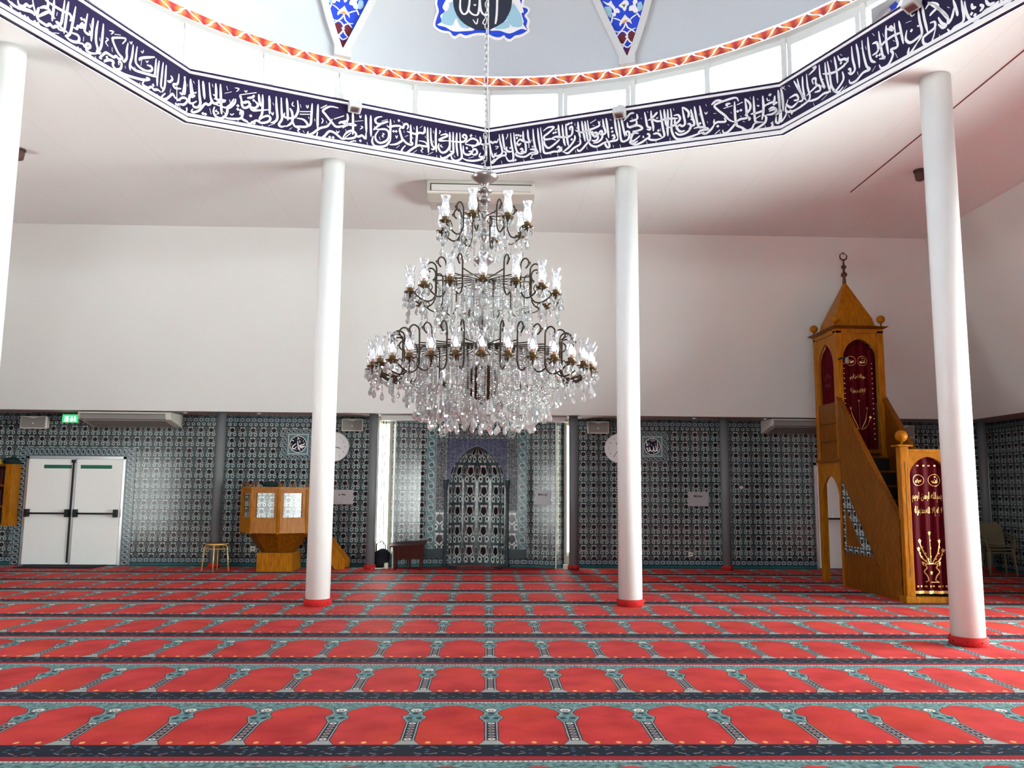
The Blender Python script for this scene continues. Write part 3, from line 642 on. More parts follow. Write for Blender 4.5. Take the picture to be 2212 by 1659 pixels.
('-429,174 -366,155 -271,168 -186,194 -141,187;-396,175 -318,155 -225,191 -157,201 -135,176;-326,234 -308,194 -260,203 -230,244 -200,238 -164,273;-169,327 -147,254 -106,184 -83,158 -42,153 9,153 42,185 80,173 119,204 162,189 246,216;-95,289 -105,231 -105,175;-85,290 -18,339 24,325 81,270;-105,179 -22,269 26,306 97,274;0,426 1,355 -36,314;69,467 69,350 64,231;190,534 182,386 167,260 115,250 170,223 257,207;238,547 227,431 221,310 212,177;326,544 308,379 288,229 250,169 229,162;-35,406 59,403 186,408 260,421 285,386 267,346;478,550 462,405 457,341 503,327 536,354 511,371;392,366 422,408 436,380 405,353 372,345 358,307 320,306;554,543 548,412 549,270;618,548 605,423 610,303 640,227 620,186;689,552 688,417 682,290 654,204 679,186;288,229 375,247 400,211 371,165 296,144 224,160;371,160 448,186 472,169 502,215 536,223 538,194 496,151 520,134 588,149 688,212;961,460 1004,546 847,472 827,430 910,327 975,298 927,263 889,275 855,246 794,246 746,241 692,172 671,141 706,149;1039,512 1028,410 1035,329 1002,270 976,277;1115,531 1108,388 1085,269 1097,211;1173,540 1161,372 1191,323 1272,310 1351,327;800,176 731,131 787,180 859,196 851,150 902,124 961,164 968,231 930,233 934,192;864,136 915,120 1027,124 1192,162 1308,197 1385,246 1331,241;1091,272 1171,248 1381,298 1516,332;1212,388 1248,438 1442,550;1311,318 1377,340 1415,381 1399,406 1332,394;1464,544 1459,348 1434,314;1513,541 1500,357 1505,216;1576,551 1568,391 1565,245 1609,232;1626,543 1625,385 1621,260 1585,176;1309,187 1287,133 1368,128 1419,164 1462,151 1515,176 1572,170;1706,448 1738,418 1698,365 1656,356;1839,536 1827,405 1757,359 1789,329 1890,366;1943,553 1933,398 1910,307 1865,308;1641,191 1590,123 1606,97 1674,140 1753,233 1799,209 1888,205;1816,365 1831,179;1831,179 1928,269 2004,270 1949,188 1848,152;1926,545 1954,447 1950,333 1911,325',
 '-290,107;-237,109;-203,110;-124,116;-89,117;407,450;441,454;393,107;427,105;768,196;1819,134;1849,136;1444,198',
 '-406,132 -381,119 -387,79;85,113 156,147;473,94 562,120;-55,74 -18,109 33,118;115,358 109,315;770,514 830,536 797,487;844,512 928,548;731,409 767,408 735,360 774,329;613,132 641,85;1247,135 1238,82;1228,515 1255,507 1266,546;1056,542 1083,525 1093,562;1308,437 1329,426 1347,457;1250,418 1243,338;515,455 530,412;651,366 660,335;452,268 450,217;822,344 832,297;1019,225 1027,198;1155,283 1171,248;1878,143 1897,95;1982,156 2013,148 1986,112;1519,123 1509,85;1384,421 1405,415;1719,285 1710,224;274,389 267,346;1986,472 1995,446;1991,159 2031,167 1994,120 2034,128')]
VORN = 'w 202,914 151,863 71,863 26,832 2,777 1,718;w -148,881 -74,854 -19,810 0,738;w 11,1038 42,942 98,860 147,794 162,730;w 8,1038 -17,927 -74,863 -130,780;D 4,714;w -2,688 27,607 62,536 77,459;w -2,688 -32,601 -83,537;w 120,591 68,537 -2,459 -76,539;w 198,1188 139,1155 88,1105;w -176,1184 -100,1131 -65,1094;w 208,1246 227,1138 250,1068;w -177,1211 -206,1138 -218,1097;W 12,1230 -28,1150 -71,1083 -83,985 -49,1042 11,1048 71,1035 100,985 111,1045 80,1122 44,1178;o 11,1114 -17,1078 -61,1029 10,1057 77,1046 42,1084;W 14,1534 -42,1520 -64,1434 -28,1398 -18,1346 18,1301 47,1372 98,1430 89,1463 61,1484;g 49,1454 -17,1446 17,1378;W 358,1613 267,1540 217,1583 195,1506 159,1426 154,1389 126,1400 90,1328 99,1284 146,1295 162,1235 202,1235 219,1303 184,1323 201,1400 238,1462 296,1511;t 332,1474 238,1453 215,1376 230,1214 269,1241 312,1333;W -188,1489 -206,1448 -168,1387 -190,1308 -199,1233 -138,1222 -114,1275 -58,1290 -67,1379 -102,1396 -129,1407 -127,1470 -156,1507;t -197,1415 -258,1433 -279,1346 -268,1277 -218,1227 -190,1308;m 72,834 28,774 36,737 18,674 40,600 74,564 119,620 142,725 120,788;m -73,830 -123,763 -127,683 -90,565 -39,609 -8,686 -30,730 -11,764 -33,817;m 57,484 -5,427 -69,501 0,181;R 89,36 7,151 444,1657 582,1682;R -7,158 -93,18 -458,1425 -318,1469;R 89,36 6,172 -10,168 -93,23;B 0,160 444,1657 -318,1469'
MORN = 'Q 761,1789 774,1639 739,1480 763,1361 788,1129 649,1009 532,997 479,909 422,887 349,956 264,917 180,951 106,990 12,1002 -82,993 -195,914 -289,902 -355,951 -392,889 -458,861 -533,942 -627,966 -769,1081 -756,1188 -781,1344 -730,1450 -779,1536 -766,1625 -681,1692 -712,1862;B 713,1796 736,1644 701,1486 725,1354 747,1155 641,1064 519,1053 471,977 424,956 350,1024 265,985 181,1018 106,1050 13,1063 -82,1053 -195,983 -289,971 -355,1018 -392,957 -458,930 -533,1010 -628,1034 -732,1123 -714,1217 -734,1346 -687,1452 -746,1551 -718,1615 -642,1656 -664,1864;W 570,1814 648,1581 607,1486 679,1386 647,1261 719,1172 587,1138 463,1059 304,1075 117,1130 356,1295 438,1569 465,1826;t 537,1683 551,1531 624,1445 656,1234 485,1190 432,1339 357,1347 407,1470 461,1691;t 404,1329 338,1349 202,1164 334,1166;W -596,1867 -679,1541 -640,1505 -677,1323 -667,1258 -732,1123 -628,1154 -449,1052 -288,1119 -128,1129 -345,1304 -450,1547 -470,1870;t -508,1734 -574,1608 -640,1428 -648,1220 -496,1211 -421,1355 -392,1394 -450,1573;t -345,1304 -421,1355 -449,1211 -345,1159 -203,1170;m 556,1377 526,1303 582,1309;m -558,1347 -582,1274 -530,1289;k 503,1524 455,1504 560,1181 390,1147;C -489,1778 -481,1669 -459,1563 -423,1462 -375,1369 -316,1288 -248,1221 -173,1170 -93,1138 -10,1124 72,1130 153,1155 229,1198 298,1259 358,1334 408,1422 446,1520 470,1625 481,1732 477,1840 458,1945 426,2044 379,2134 321,2212 252,2276 175,2325 92,2356 5,2369 -81,2364 -166,2340 -245,2299 -316,2241 -376,2168 -425,2083 -461,1988 -482,1885;L 354,2006 364,1639 342,1515 293,1456 237,1524 212,1702 199,2019;L 201,2078 212,1702 219,1551 131,1455 56,1536 46,2147;L 42,1908 28,1601 -21,1477 -87,1517 -86,2153;L -247,2215 -240,1547 -217,1263;l 148,1351 90,1251 68,1382;l -50,1388 -13,1282 -47,1245;l 140,1688 120,1658 106,1690'

# ---------------------------------------------------------------- the shell of the hall
mb = MB(); mb.poly([(XL - .3, YF - .3, 0), (XR + .3, YF - .3, 0), (XR + .3, YB + .6, 0), (XL - .3, YB + .6, 0)])
struct(mb.build('floor', m_carpet, fix=False))

def octa(r, z, n=8, ph=0.0): return [(CX + r * math.cos(2 * PI * i / n + ph), CY + r * math.sin(2 * PI * i / n + ph), z) for i in range(n)]
mb = MB()
mb.tess([[(CXL, CYF, ZC), (CXR, CYF, ZC), (CXR, CYB, ZC), (CXL, CYB, ZC)], octa(RO + 0.072, ZC)], flip=True)
struct(mb.build('ceiling', m_ceil, fix=False))

def upper(name, a, b, c, d):
    m = MB(); m.poly([a, b, c, d]); return struct(m.build(name, m_plaster, fix=False))
upper('wall_back_upper', (BXL, BYB, ZS), (BXR, BYB, ZS), (CXR, CYB, ZC), (CXL, CYB, ZC))
upper('wall_right_upper', (BXR, BYB, ZS), (BXR, BYF, ZS), (CXR, CYF, ZC), (CXR, CYB, ZC))
upper('wall_left_upper', (BXL, BYF, ZS), (BXL, BYB, ZS), (CXL, CYB, ZC), (CXL, CYF, ZC))
upper('wall_front_upper', (BXR, BYF, ZS), (BXL, BYF, ZS), (CXL, CYF, ZC), (CXR, CYF, ZC))
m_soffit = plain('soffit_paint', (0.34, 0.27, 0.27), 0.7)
mb = MB()
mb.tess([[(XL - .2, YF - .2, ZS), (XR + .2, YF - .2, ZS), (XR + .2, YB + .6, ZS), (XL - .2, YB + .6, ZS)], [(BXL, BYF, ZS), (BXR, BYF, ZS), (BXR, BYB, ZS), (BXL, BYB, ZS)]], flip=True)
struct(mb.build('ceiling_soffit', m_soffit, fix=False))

def tiled(name, loops, uvf, mat):
    m = MB(); m.tess(loops, 0, False, uvf); return struct(m.build(name, mat, fix=False))
uvx = lambda p: (p[0] + 20, p[2]); uvy = lambda p: (p[1] + 20, p[2])
def rect_xz(x0, x1, z0, z1, y): return [(x0, y, z0), (x1, y, z0), (x1, y, z1), (x0, y, z1)]
def rect_yz(y0, y1, z0, z1, x): return [(x, y0, z0), (x, y1, z0), (x, y1, z1), (x, y0, z1)]
SL0, SL1, SR0, SR1 = -2.19, -1.90, 1.56, 1.80          # slot windows beside the mihrab
tiled('wall_back', [rect_xz(XL, SL0, 0, ZS, YB)], uvx, m_tile)
tiled('wall_back', [rect_xz(SR1, XR, 0, ZS, YB)], uvx, m_tile)
tiled('wall_right', [rect_yz(YF, YB, 0, ZS, XR), rect_yz(2.60, 10.25, 0.03, 2.45, XR)], uvy, m_tile_side)
tiled('wall_left', [rect_yz(YF, YB, 0, ZS, XL), rect_yz(4.35, 8.25, 0.03, 2.45, XL)], uvy, m_tile_side)
tiled('wall_front', [rect_xz(XL, XR, 0, ZS, YF), rect_xz(-1.9, 1.5, 0.03, 2.25, YF)], uvx, m_tile_side)

# windows and glazed doors of the side and front walls: frame of profiles and panes
wn_no = [0]
def glazed(f, w, h, n, name='window', depth=0.07, mat=None, prof=0.06, sill=None):
    """f maps (s, t, d) to 3d: s along, t up, d outwards; n lights side by side"""
    wn_no[0] += 1
    mat = mat or m_frame
    m = MB()
    def bar(s0, s1, t0, t1):
        m.hexa([f(s0, t0, 0), f(s1, t0, 0), f(s1, t0, depth), f(s0, t0, depth)], [f(s0, t1, 0), f(s1, t1, 0), f(s1, t1, depth), f(s0, t1, depth)])
    bar(0, w, 0, prof); bar(0, w, h - prof, h)
    for i in range(n + 1):
        s = (w - prof) * i / n; bar(s, s + prof, prof, h - prof)
    o = struct(m.build(f'{name}_{wn_no[0]}', mat))
    for i in range(n):
        s0 = (w - prof) * i / n + prof; s1 = (w - prof) * (i + 1) / n
        g = MB(); g.poly([f(s0, prof, depth / 2), f(s1, prof, depth / 2), f(s1, h - prof, depth / 2), f(s0, h - prof, depth / 2)])
        g.build('pane', m_glass, o, fix=False)
    return o
glazed(lambda s, t, d: (XR + d, 2.60 + s, 0.03 + t), 7.65, 2.42, 8)  # right glazing stretched towards the camera to brighten the carpet
glazed(lambda s, t, d: (XL - d, 4.35 + s, 0.03 + t), 3.9, 2.42, 4)
glazed(lambda s, t, d: (-1.9 + s, YF - d, 0.03 + t), 3.4, 2.22, 3)
def slot(x0, x1):
    o = glazed(lambda s, t, d: (x0 + s, YB + 0.06 + d, 0.24 + t), x1 - x0, 2.62, 1, mat=m_cream, prof=0.05, depth=0.05)
    m = MB(); m.box(x0, x1, YB + 0.02, YB + 0.16, 0, 0.24); m.box(x0, x1, YB + 0.02, YB + 0.16, 2.86, ZS)
    m.box(x0 - 0.01, x0 + 0.045, YB - 0.03, YB + 0.12, 0.0, 2.93); m.box(x1 - 0.045, x1 + 0.01, YB + 0.02, YB + 0.12, 0.0, 2.93)
    m.build('window_frame', m_cream, o)
slot(SL0, SL1); slot(SR0, SR1)

# thin dark joint along the sloping side of the ceiling
mb = MB(); mb.box(5.452, 5.468, 6.5, 11.95, ZC - 0.006, ZC + 0.002)
struct(mb.build('trim_1', m_groove))

# ---------------------------------------------------------------- drum: frieze, clerestory, dome
plab = {0: 'steep calligraphy panel rising above the column beside the stepped pulpit',
        1: 'calligraphy panel right of the chandelier chain with white lettering on indigo',
        2: 'calligraphy panel left of the chandelier chain with white lettering on indigo',
        3: 'steep calligraphy panel rising above the leftmost white column'}
def decode(t):
    lim = HALF - 0.012
    return [[(max(-lim, min(lim, float(p.split(',')[0]) / 1000)), float(p.split(',')[1]) / 1000) for p in st.split()] for st in t.split(';') if st]
for k in range(8):
    mid = R(22.5 + 45 * k); nx, ny = math.cos(mid), math.sin(mid); tx, ty = math.sin(mid), -math.cos(mid)
    def F(s, t, d=0.0): return (CX + nx * (AP - d) + tx * s, CY + ny * (AP - d) + ty * s, ZC + t)
    def strip(m, t0, t1, d0, d1, mi=0):
        e = HALF - 0.0
        q = math.tan(PI / 8)
        a0, a1 = e - d0 * q, e - d1 * q
        m.hexa([F(-a1, t0, d1), F(a1, t0, d1), F(a0, t0, d0), F(-a0, t0, d0)], [F(-a1, t1, d1), F(a1, t1, d1), F(a0, t1, d0), F(-a0, t1, d0)], mi)
    m = MB(); strip(m, 0.0, 0.70, -0.06, 0.0)
    if k < 4:
        root = m.build('calligraphy_panel', m_indigo)
        tag(root, plab[k], 'calligraphy panel', 'calligraphy panels around the dome opening')
    else:
        root = struct(m.build(f'trim_{k}', m_indigo))
    m = MB(); strip(m, -0.004, 0.042, 0.0, 0.022); strip(m, 0.066, 0.106, 0.0, 0.012); strip(m, 0.628, 0.660, 0.0, 0.012)
    m.build('white_border', m_ink, root)
    if k < 4:
        m = MB()
        big, dots, small = (decode(t) for t in FRIEZE[k])
        for st in big: ribbon(m, st, 0.030, lambda a, b: F(a, b, 0.003), k=4, taper=0.4)
        for st in small: ribbon(m, st, 0.015, lambda a, b: F(a, b, 0.004), k=3, taper=0.4)
        for st in dots:
            for c in st: m.add([F(c[0] + a, c[1] + b, 0.004) for a, b in ((-.021, 0), (0, -.021), (.021, 0), (0, .021))], [(0, 1, 2, 3)])
        m.build('lettering', m_ink, root, fix=False)

# ledge behind the frieze, clerestory ring, dome
RW = 5.45
mb2 = MB(); mb2.tess([octa(5.62, 6.71, 64), octa(RO - 0.02, 6.71)])
struct(mb2.build('trim_8', m_white, fix=False))
OPEN = {3: 1, 6: 1, 10: 1, 13: 1, 16: 1, 19: 1, 22: 1, 25: 1, 28: 1, 31: 1}
for k in range(32):
    a0, a1 = R(11.25 * k), R(11.25 * (k + 1)); am = (a0 + a1) / 2
    p0 = Vector((CX + RW * math.cos(a0), CY + RW * math.sin(a0), 0)); p1 = Vector((CX + RW * math.cos(a1), CY + RW * math.sin(a1), 0))
    e = (p1 - p0).normalized(); n = Vector((math.cos(am), math.sin(am), 0)); L = (p1 - p0).length
    def f(s, t, d): return tuple(p0 + e * s + n * d + Vector((0, 0, 6.71 + t)))
    m = MB()
    def bar(s0, s1, t0, t1, d0, d1): m.hexa([f(s0, t0, d0), f(s1, t0, d0), f(s1, t0, d1), f(s0, t0, d1)], [f(s0, t1, d0), f(s1, t1, d0), f(s1, t1, d1), f(s0, t1, d1)])
    bar(-0.035, 0.035, 0, 0.66, -0.03, 0.05)
    bar(L - 0.035, L + 0.035, 0, 0.66, -0.03, 0.05)
    bar(0.035, L - 0.035, 0.0, 0.07, 0.0, 0.05); bar(0.035, L - 0.035, 0.585, 0.66, -0.01, 0.05)
    if k in OPEN:
        bar(0.05, L - 0.05, 0.06, 0.115, -0.02, 0.04); bar(0.05, L - 0.05, 0.53, 0.585, -0.02, 0.04)
        bar(0.05, 0.11, 0.115, 0.53, -0.02, 0.04); bar(L - 0.11, L - 0.05, 0.115, 0.53, -0.02, 0.04)
    wn_no[0] += 1
    o = struct(m.build(f'window_{wn_no[0]}', m_frame))
    g = MB(); g.poly([f(0.04, 0.06, 0.03), f(L - 0.04, 0.06, 0.03), f(L - 0.04, 0.60, 0.03), f(0.04, 0.60, 0.03)]); g.build('pane', m_glass, o, fix=False)
RD, ZD, HD = 5.33, 7.53, 3.4
N = 160; m = MB()
for i in range(N):
    a0, a1 = 2 * PI * i / N, 2 * PI * (i + 1) / N
    def P(a, r, z): return (CX + r * math.cos(a), CY + r * math.sin(a), z)
    m.add([P(a0, RD + .01, 7.39), P(a1, RD + .01, 7.39), P(a1, RD + .01, ZD), P(a0, RD + .01, ZD)], [(0, 1, 2, 3)], 0, [[(a0 * RD, 0), (a1 * RD, 0), (a1 * RD, 0.14), (a0 * RD, 0.14)]], True)
    m.add([P(a0, RD + .012, 7.39), P(a1, RD + .012, 7.39), P(a1, 5.46, 7.36), P(a0, 5.46, 7.36)], [(0, 1, 2, 3)], 1)
    m.add([P(a0, 5.46, 7.30), P(a1, 5.46, 7.30), P(a1, 5.46, 7.40), P(a0, 5.46, 7.40)], [(0, 1, 2, 3)], 1)
    m.add([P(a0, 5.46, 7.36), P(a1, 5.46, 7.36), P(a1, 5.80, 7.40), P(a0, 5.80, 7.40)], [(0, 1, 2, 3)], 1)
struct(m.build('trim_9', [m_rim, m_frame], fix=False))
m = MB(); rows = 24
for j in range(rows + 1):
    t = PI / 2 * j / rows
    for i in range(96):
        a = 2 * PI * i / 96; m.v.append((CX + RD * math.cos(t) * math.cos(a), CY + RD * math.cos(t) * math.sin(a), ZD + HD * math.sin(t)))
for j in range(rows):
    for i in range(96):
        b = j * 96; m.f.append([b + i, b + (i + 1) % 96, b + 96 + (i + 1) % 96, b + 96 + i]); m.m.append(0); m.sm.append(True); m.uv.append(None)
struct(m.build('ceiling_dome', m_dome, fix=False))
def dome_pt(az, el, d):
    """az, el in degrees on the dome, d metres inside it"""
    a, t = R(az), R(el); c, s = math.cos(t), math.sin(t)
    n = Vector((math.cos(a) * c / RD, math.sin(a) * c / RD, s / HD)).normalized()
    return tuple(Vector((CX + RD * c * math.cos(a), CY + RD * c * math.sin(a), ZD + HD * s)) - n * d)
def dec(t):
    out = []
    for it in t.split(';'):
        q = it.split(); out.append((q[0], [tuple(float(x) / 100 for x in p.split(',')) for p in q[1:]]))
    return out
ORN = {'w': 1, 'W': 1, 'D': 1, 'o': 3, 'm': 2, 't': 4, 'g': 5, 'k': 6, 'C': 6, 'L': 1, 'l': 1, 'Q': 1, 'B': 0}
pal = [m_blue, m_ink, m_maroon, m_orange, m_lblue, m_olive, m_navy]
LAY = {'B': 0, 'Q': 0, 'm': 1, 't': 2, 'W': 1, 'o': 2, 'g': 2, 'w': 2, 'D': 3, 'k': 2, 'C': 3, 'L': 4, 'l': 4}
def poly_fill(m, pts, f, mi):
    P = [Vector((p[0], p[1], 0)) for p in pts]
    todo = [[P[i].to_2d() for i in t] for t in tessellate_polygon([P])]
    while todo:                                  # split so that the paint follows the curve of the dome
        t = todo.pop()
        i = max(range(3), key=lambda i: (t[i] - t[(i + 1) % 3]).length)
        if (t[i] - t[(i + 1) % 3]).length > 1.0:
            q = (t[i] + t[(i + 1) % 3]) / 2; todo += [[t[i], q, t[(i + 2) % 3]], [q, t[(i + 1) % 3], t[(i + 2) % 3]]]
        else: m.add([f(p.x, p.y) for p in t], [(0, 1, 2)], mi)
def subdiv(pts, k=6):
    out = []
    for i, p in enumerate(pts):
        q = pts[(i + 1) % len(pts)]
        for j in range(k): out.append((p[0] + (q[0] - p[0]) * j / k, p[1] + (q[1] - p[1]) * j / k))
    return out
def ornament(items, az0, base, mir=1, lift=0.0):
    m = MB()
    for kd, pts in items:
        if kd in 'RQ' : continue
        if kd == 'B' and len(pts) == 3: continue
        lay = base + 0.004 * LAY[kd]
        f = lambda a, b: dome_pt(az0 + a * mir, b, lay)
        if kd in 'wLl':
            ribbon(m, pts, {'w': 0.26, 'L': 0.36, 'l': 0.2}[kd], f, ORN[kd], 5, 0.6)
        elif kd == 'D':
            disc2(m, pts[0], 0.26, f, 1, 14)
        else:
            poly_fill(m, [(p.x, p.y) for p in smooth_pts(pts + [pts[0]], 3)][:-1] if kd in 'WtmoBk' else pts, f, ORN[kd])
    return m
# tall triangular ornaments between pairs of white ribs
v_items = dec(VORN)
tri = [p for k, p in v_items if k == 'B'][0]
vlab = {1: 'red and blue flower ornament in the dome right of the round medallion', 2: 'red and blue flower ornament in the dome left of the round medallion'}
def extend(p, q, el):
    t = (el - p[1]) / (q[1] - p[1]); return (p[0] + (q[0] - p[0]) * t, el)
for k in range(8):
    az = 67.95 + 45 * (k - 1)
    apex = tri[0]; L = extend(apex, tri[1], 52); Rr = extend(apex, tri[2], 52)
    hwid = abs(Rr[0] - L[0]) / 2
    m = MB()
    st = 14
    for i in range(st):
        for j in range(4):
            def q(u, w):
                el = apex[1] + (52 - apex[1]) * u; return dome_pt(az + (w * 2 - 1) * hwid * u, el, 0.012)
            m.add([q(i / st, j / 4), q(i / st, (j + 1) / 4), q((i + 1) / st, (j + 1) / 4), q((i + 1) / st, j / 4)], [(0, 1, 2, 3)])
    root = m.build('dome_ornament', m_blue, fix=False)
    if k in vlab: tag(root, vlab[k], 'dome ornament', 'triangular dome ornaments')
    else: struct(root); root.name = f'trim_{10 + k}'
    ornament([(a, [(x - apex[0], y) for x, y in b]) for a, b in v_items], az, 0.016).build('painted_flowers', pal, root, fix=False)
    m = MB()
    for s in (-1, 1):
        pp = []
        for i in range(21):
            u = i / 20; el = 0.3 + 50 * u; c = az + s * (hwid * (el - apex[1]) / (52 - apex[1]))
            w = 1.05 + 0.2 * u
            c0 = c if u > 0 else az
            pp.append([dome_pt(c - s * 0.10, el, 0.0), dome_pt(c - s * 0.10, el, 0.075), dome_pt(c + s * w, el, 0.075), dome_pt(c + s * w, el, 0.0)])
        vs = [p for r in pp for p in r]
        m.add(vs, [(4 * i + j, 4 * i + j + 1, 4 * i + 5 + j, 4 * i + 4 + j) for i in range(20) for j in range(3)] + [(0, 1, 2, 3)])
    m.hexa([dome_pt(az - 1.3, 0.15, 0.0), dome_pt(az + 1.3, 0.15, 0.0), dome_pt(az + 1.3, 0.15, 0.078), dome_pt(az - 1.3, 0.15, 0.078)], [dome_pt(az - 1.3, 2.2, 0.0), dome_pt(az + 1.3, 2.2, 0.0), dome_pt(az + 1.3, 2.2, 0.078), dome_pt(az - 1.3, 2.2, 0.078)])
    m.build('rib', m_frame, root)
# round medallion with the white name
m_items = dec(MORN)
for nm, kd, off, mi in (('dome_medallion', 'Q', 0.012, m_ink),):
    def full(pts, ce):
        return pts + [(x, 2 * ce - y) for x, y in pts[::-1]]
    CE = 19.0
    q = [p for k, p in m_items if k == 'Q'][0]; b = [p for k, p in m_items if k == 'B'][0]
    m = MB(); poly_fill(m, [(p.x, p.y) for p in smooth_pts(full(q, CE), 3)], lambda a, b_: dome_pt(91.13 + a, b_, 0.012), 0)
    root = m.build('dome_medallion', m_ink, fix=False)
    tag(root, 'blue scalloped medallion painted in the dome with white name on dark disc', 'medallion')
    m = MB(); poly_fill(m, [(p.x, p.y) for p in smooth_pts(full(b, CE), 3)], lambda a, b_: dome_pt(91.13 + a, b_, 0.016), 0)
    m.build('blue_ground', m_blue, root, fix=False)
    its = [(k, p) for k, p in m_items if k not in 'QBk']
    ornament(its, 91.13, 0.018).build('painted_scrolls', pal, root, fix=False)

# ---------------------------------------------------------------- columns
def column(ang, label):
    a = R(ang); x, y = CX + 5.39 * math.cos(a), CY + 5.39 * math.sin(a)
    t = thing('white_column', label, 'column', (x, y, 0), 'white columns under the dome opening')
    MB().lathe([(0.158, 0.0), (0.158, ZC - 0.002)], (x, y, 0), 40).build('shaft', m_colwhite, t)
    o = MB().lathe([(0.160, 0.0), (0.182, 0.004), (0.182, 0.075), (0.176, 0.088), (0.160, 0.088)], (x, y, 0), 40).build('collar', m_redcol, t)
    m = MB()
    for q in range(8):
        b = 2 * PI * q / 8 + 0.2; m.sphere((x + 0.184 * math.cos(b), y + 0.184 * math.sin(b), 0.045), 0.008, 8)
    m.build('collar_stud', m_black, o)
column(113.4, 'white round column left of the chandelier on the red prayer carpet')
column(68.6, 'white round column right of the chandelier on the red prayer carpet')
column(24.6, 'white round column in front of the stepped wooden pulpit')
column(157.3, 'white round column at the left edge near the bookshelf')
def grey_column(x, y, label):
    t = thing('grey_column', label, 'column', (x, y, 0), 'slim grey columns along the tiled wall')
    MB().lathe([(0.088, 0.0), (0.088, ZS - 0.002)], (x, y, 0), 28).build('shaft', m_grey, t)
    MB().lathe([(0.090, 0.0), (0.112, 0.004), (0.112, 0.075), (0.104, 0.085), (0.089, 0.085)], (x, y, 0), 28).build('collar', m_redcol, t)
grey_column(-5.14, 16.22, 'slim grey column behind the gold legged stool')
grey_column(-2.20, 16.20, 'slim grey column beside the black bag left of the prayer niche')
grey_column(1.69, 16.22, 'slim grey column just right of the prayer niche')
grey_column(4.68, 16.26, 'slim grey column between the right wall plaque and stepped pulpit')
grey_column(9.95, 16.42, 'slim grey column in the dark corner by the stacked chairs')

# ---------------------------------------------------------------- mihrab
MC = -0.19
plan = [(SL1, YB + 0.06), (-1.79, 16.38), (-1.30, 16.62), (-1.12, 16.66), (0.75, 16.66), (0.93, 16.62), (1.36, 16.38), (SR0, YB + 0.06)]
mh = thing('mihrab', 'tiled prayer niche under a pointed arch behind the chandelier', 'prayer niche', (MC, 16.5, 0))
HWN, ZSP, ZAP = 0.55, 1.66, 2.38
arch = arch_pts(HWN, ZSP, ZAP, 14)
hole = [(MC - HWN, 16.66, 0.0)] + [(MC + x, 16.66, z) for x, z in arch] + [(MC + HWN, 16.66, 0.0)]
m = MB(); run = 0
for i in range(len(plan) - 1):
    a, b = plan[i], plan[i + 1]; d = math.dist(a, b)
    if i == 3:
        outer = [(a[0], a[1], 0), hole[0]] + hole[1:] + [(b[0], b[1], 0), (b[0], b[1], (ZS - .003)), (a[0], a[1], (ZS - .003))]
        m.tess([outer], 0, False, lambda p: (p[0] + 20.02, p[2]))
    else:
        r0_ = run
        m.add([(a[0], a[1], 0), (b[0], b[1], 0), (b[0], b[1], (ZS - .003)), (a[0], a[1], (ZS - .003))], [(0, 1, 2, 3)], 0, [[(r0_ + 18.1, 0), (r0_ + d + 18.1, 0), (r0_ + d + 18.1, (ZS - .003)), (r0_ + 18.1, (ZS - .003))]])
    run += d
m.build('tiled_face', m_tile, mh, fix=False)
m = MB(); K = 20
rowsz = [0.0, 0.5, 1.0, ZSP] + [z for x, z in arch[1:15]]
def hwz(z):
    if z <= ZSP: return HWN
    for (x0, z0), (x1, z1) in zip(arch[:14], arch[1:15]):
        if z0 <= z <= z1 + 1e-6: return abs(x0 + (x1 - x0) * (z - z0) / max(1e-6, z1 - z0))
    return 0
for j, z in enumerate(rowsz):
    for i in range(K + 1):
        th = PI * i / K; h = max(hwz(z), 0.002)
        m.v.append((MC - h * math.cos(th), 16.66 + 0.42 * h / HWN * math.sin(th), z))
for j in range(len(rowsz) - 1):
    for i in range(K):
        b = j * (K + 1); m.f.append([b + i, b + i + 1, b + K + 2 + i, b + K + 1 + i]); m.m.append(0); m.sm.append(True)
        u0, u1 = i / K * 1.47, (i + 1) / K * 1.47
        m.uv.append([(u0, rowsz[j]), (u1, rowsz[j]), (u1, rowsz[j + 1]), (u0, rowsz[j + 1])])
m.build('niche', m_niche, mh, fix=False)
Yf = 16.655
def plate(name, mat, x0, x1, z0, z1, y=Yf, th=0.012, uv=None):
    m = MB(); m.box(x0, x1, y - th, y, z0, z1)
    m.add([(x0, y - th - .001, z0), (x1, y - th - .001, z0), (x1, y - th - .001, z1), (x0, y - th - .001, z1)], [(0, 1, 2, 3)], 0, [uv or [(x0, z0), (x1, z0), (x1, z1), (x0, z1)]])
    return m.build(name, mat, mh, fix=False)
uvb = lambda z0, z1: [(0, z0), (1, z0), (1, z1), (0, z1)]
for x in (-1.19, 0.62): plate('scroll_border', m_scroll, x, x + 0.19, 0.17, 2.90, uv=uvb(0.17, 2.90))
for x in (-1.00, 0.43): plate('script_column', m_script, x + 0.0, x + 0.19, 1.10, 2.52)
for x in (-1.00, 0.43): plate('flower_panel', m_niche, x, x + 0.19, 0.36, 1.09, uv=[(0.06, 0.1), (0.20, 0.1), (0.20, 0.83), (0.06, 0.83)])
plate('base_border', m_tealdark, -1.19, -0.80, 0.17, 0.35, th=0.016); plate('base_border', m_tealdark, 0.43, 0.81, 0.17, 0.35, th=0.016)
plate('script_band', m_script, -0.78, 0.40, 2.54, 2.72)
m = MB(); ol = [(MC - 0.60, Yf - 0.012, ZSP), (MC + 0.60, Yf - 0.012, ZSP), (MC + 0.60, Yf - 0.012, 2.52), (MC - 0.60, Yf - 0.012, 2.52)]
top = [(MC + x, Yf - 0.012, z) for x, z in arch]
loop = [(MC - 0.60, Yf - 0.012, ZSP)] + top + [(MC + 0.60, Yf - 0.012, ZSP), (MC + 0.60, Yf - 0.012, 2.52), (MC - 0.60, Yf - 0.012, 2.52)]
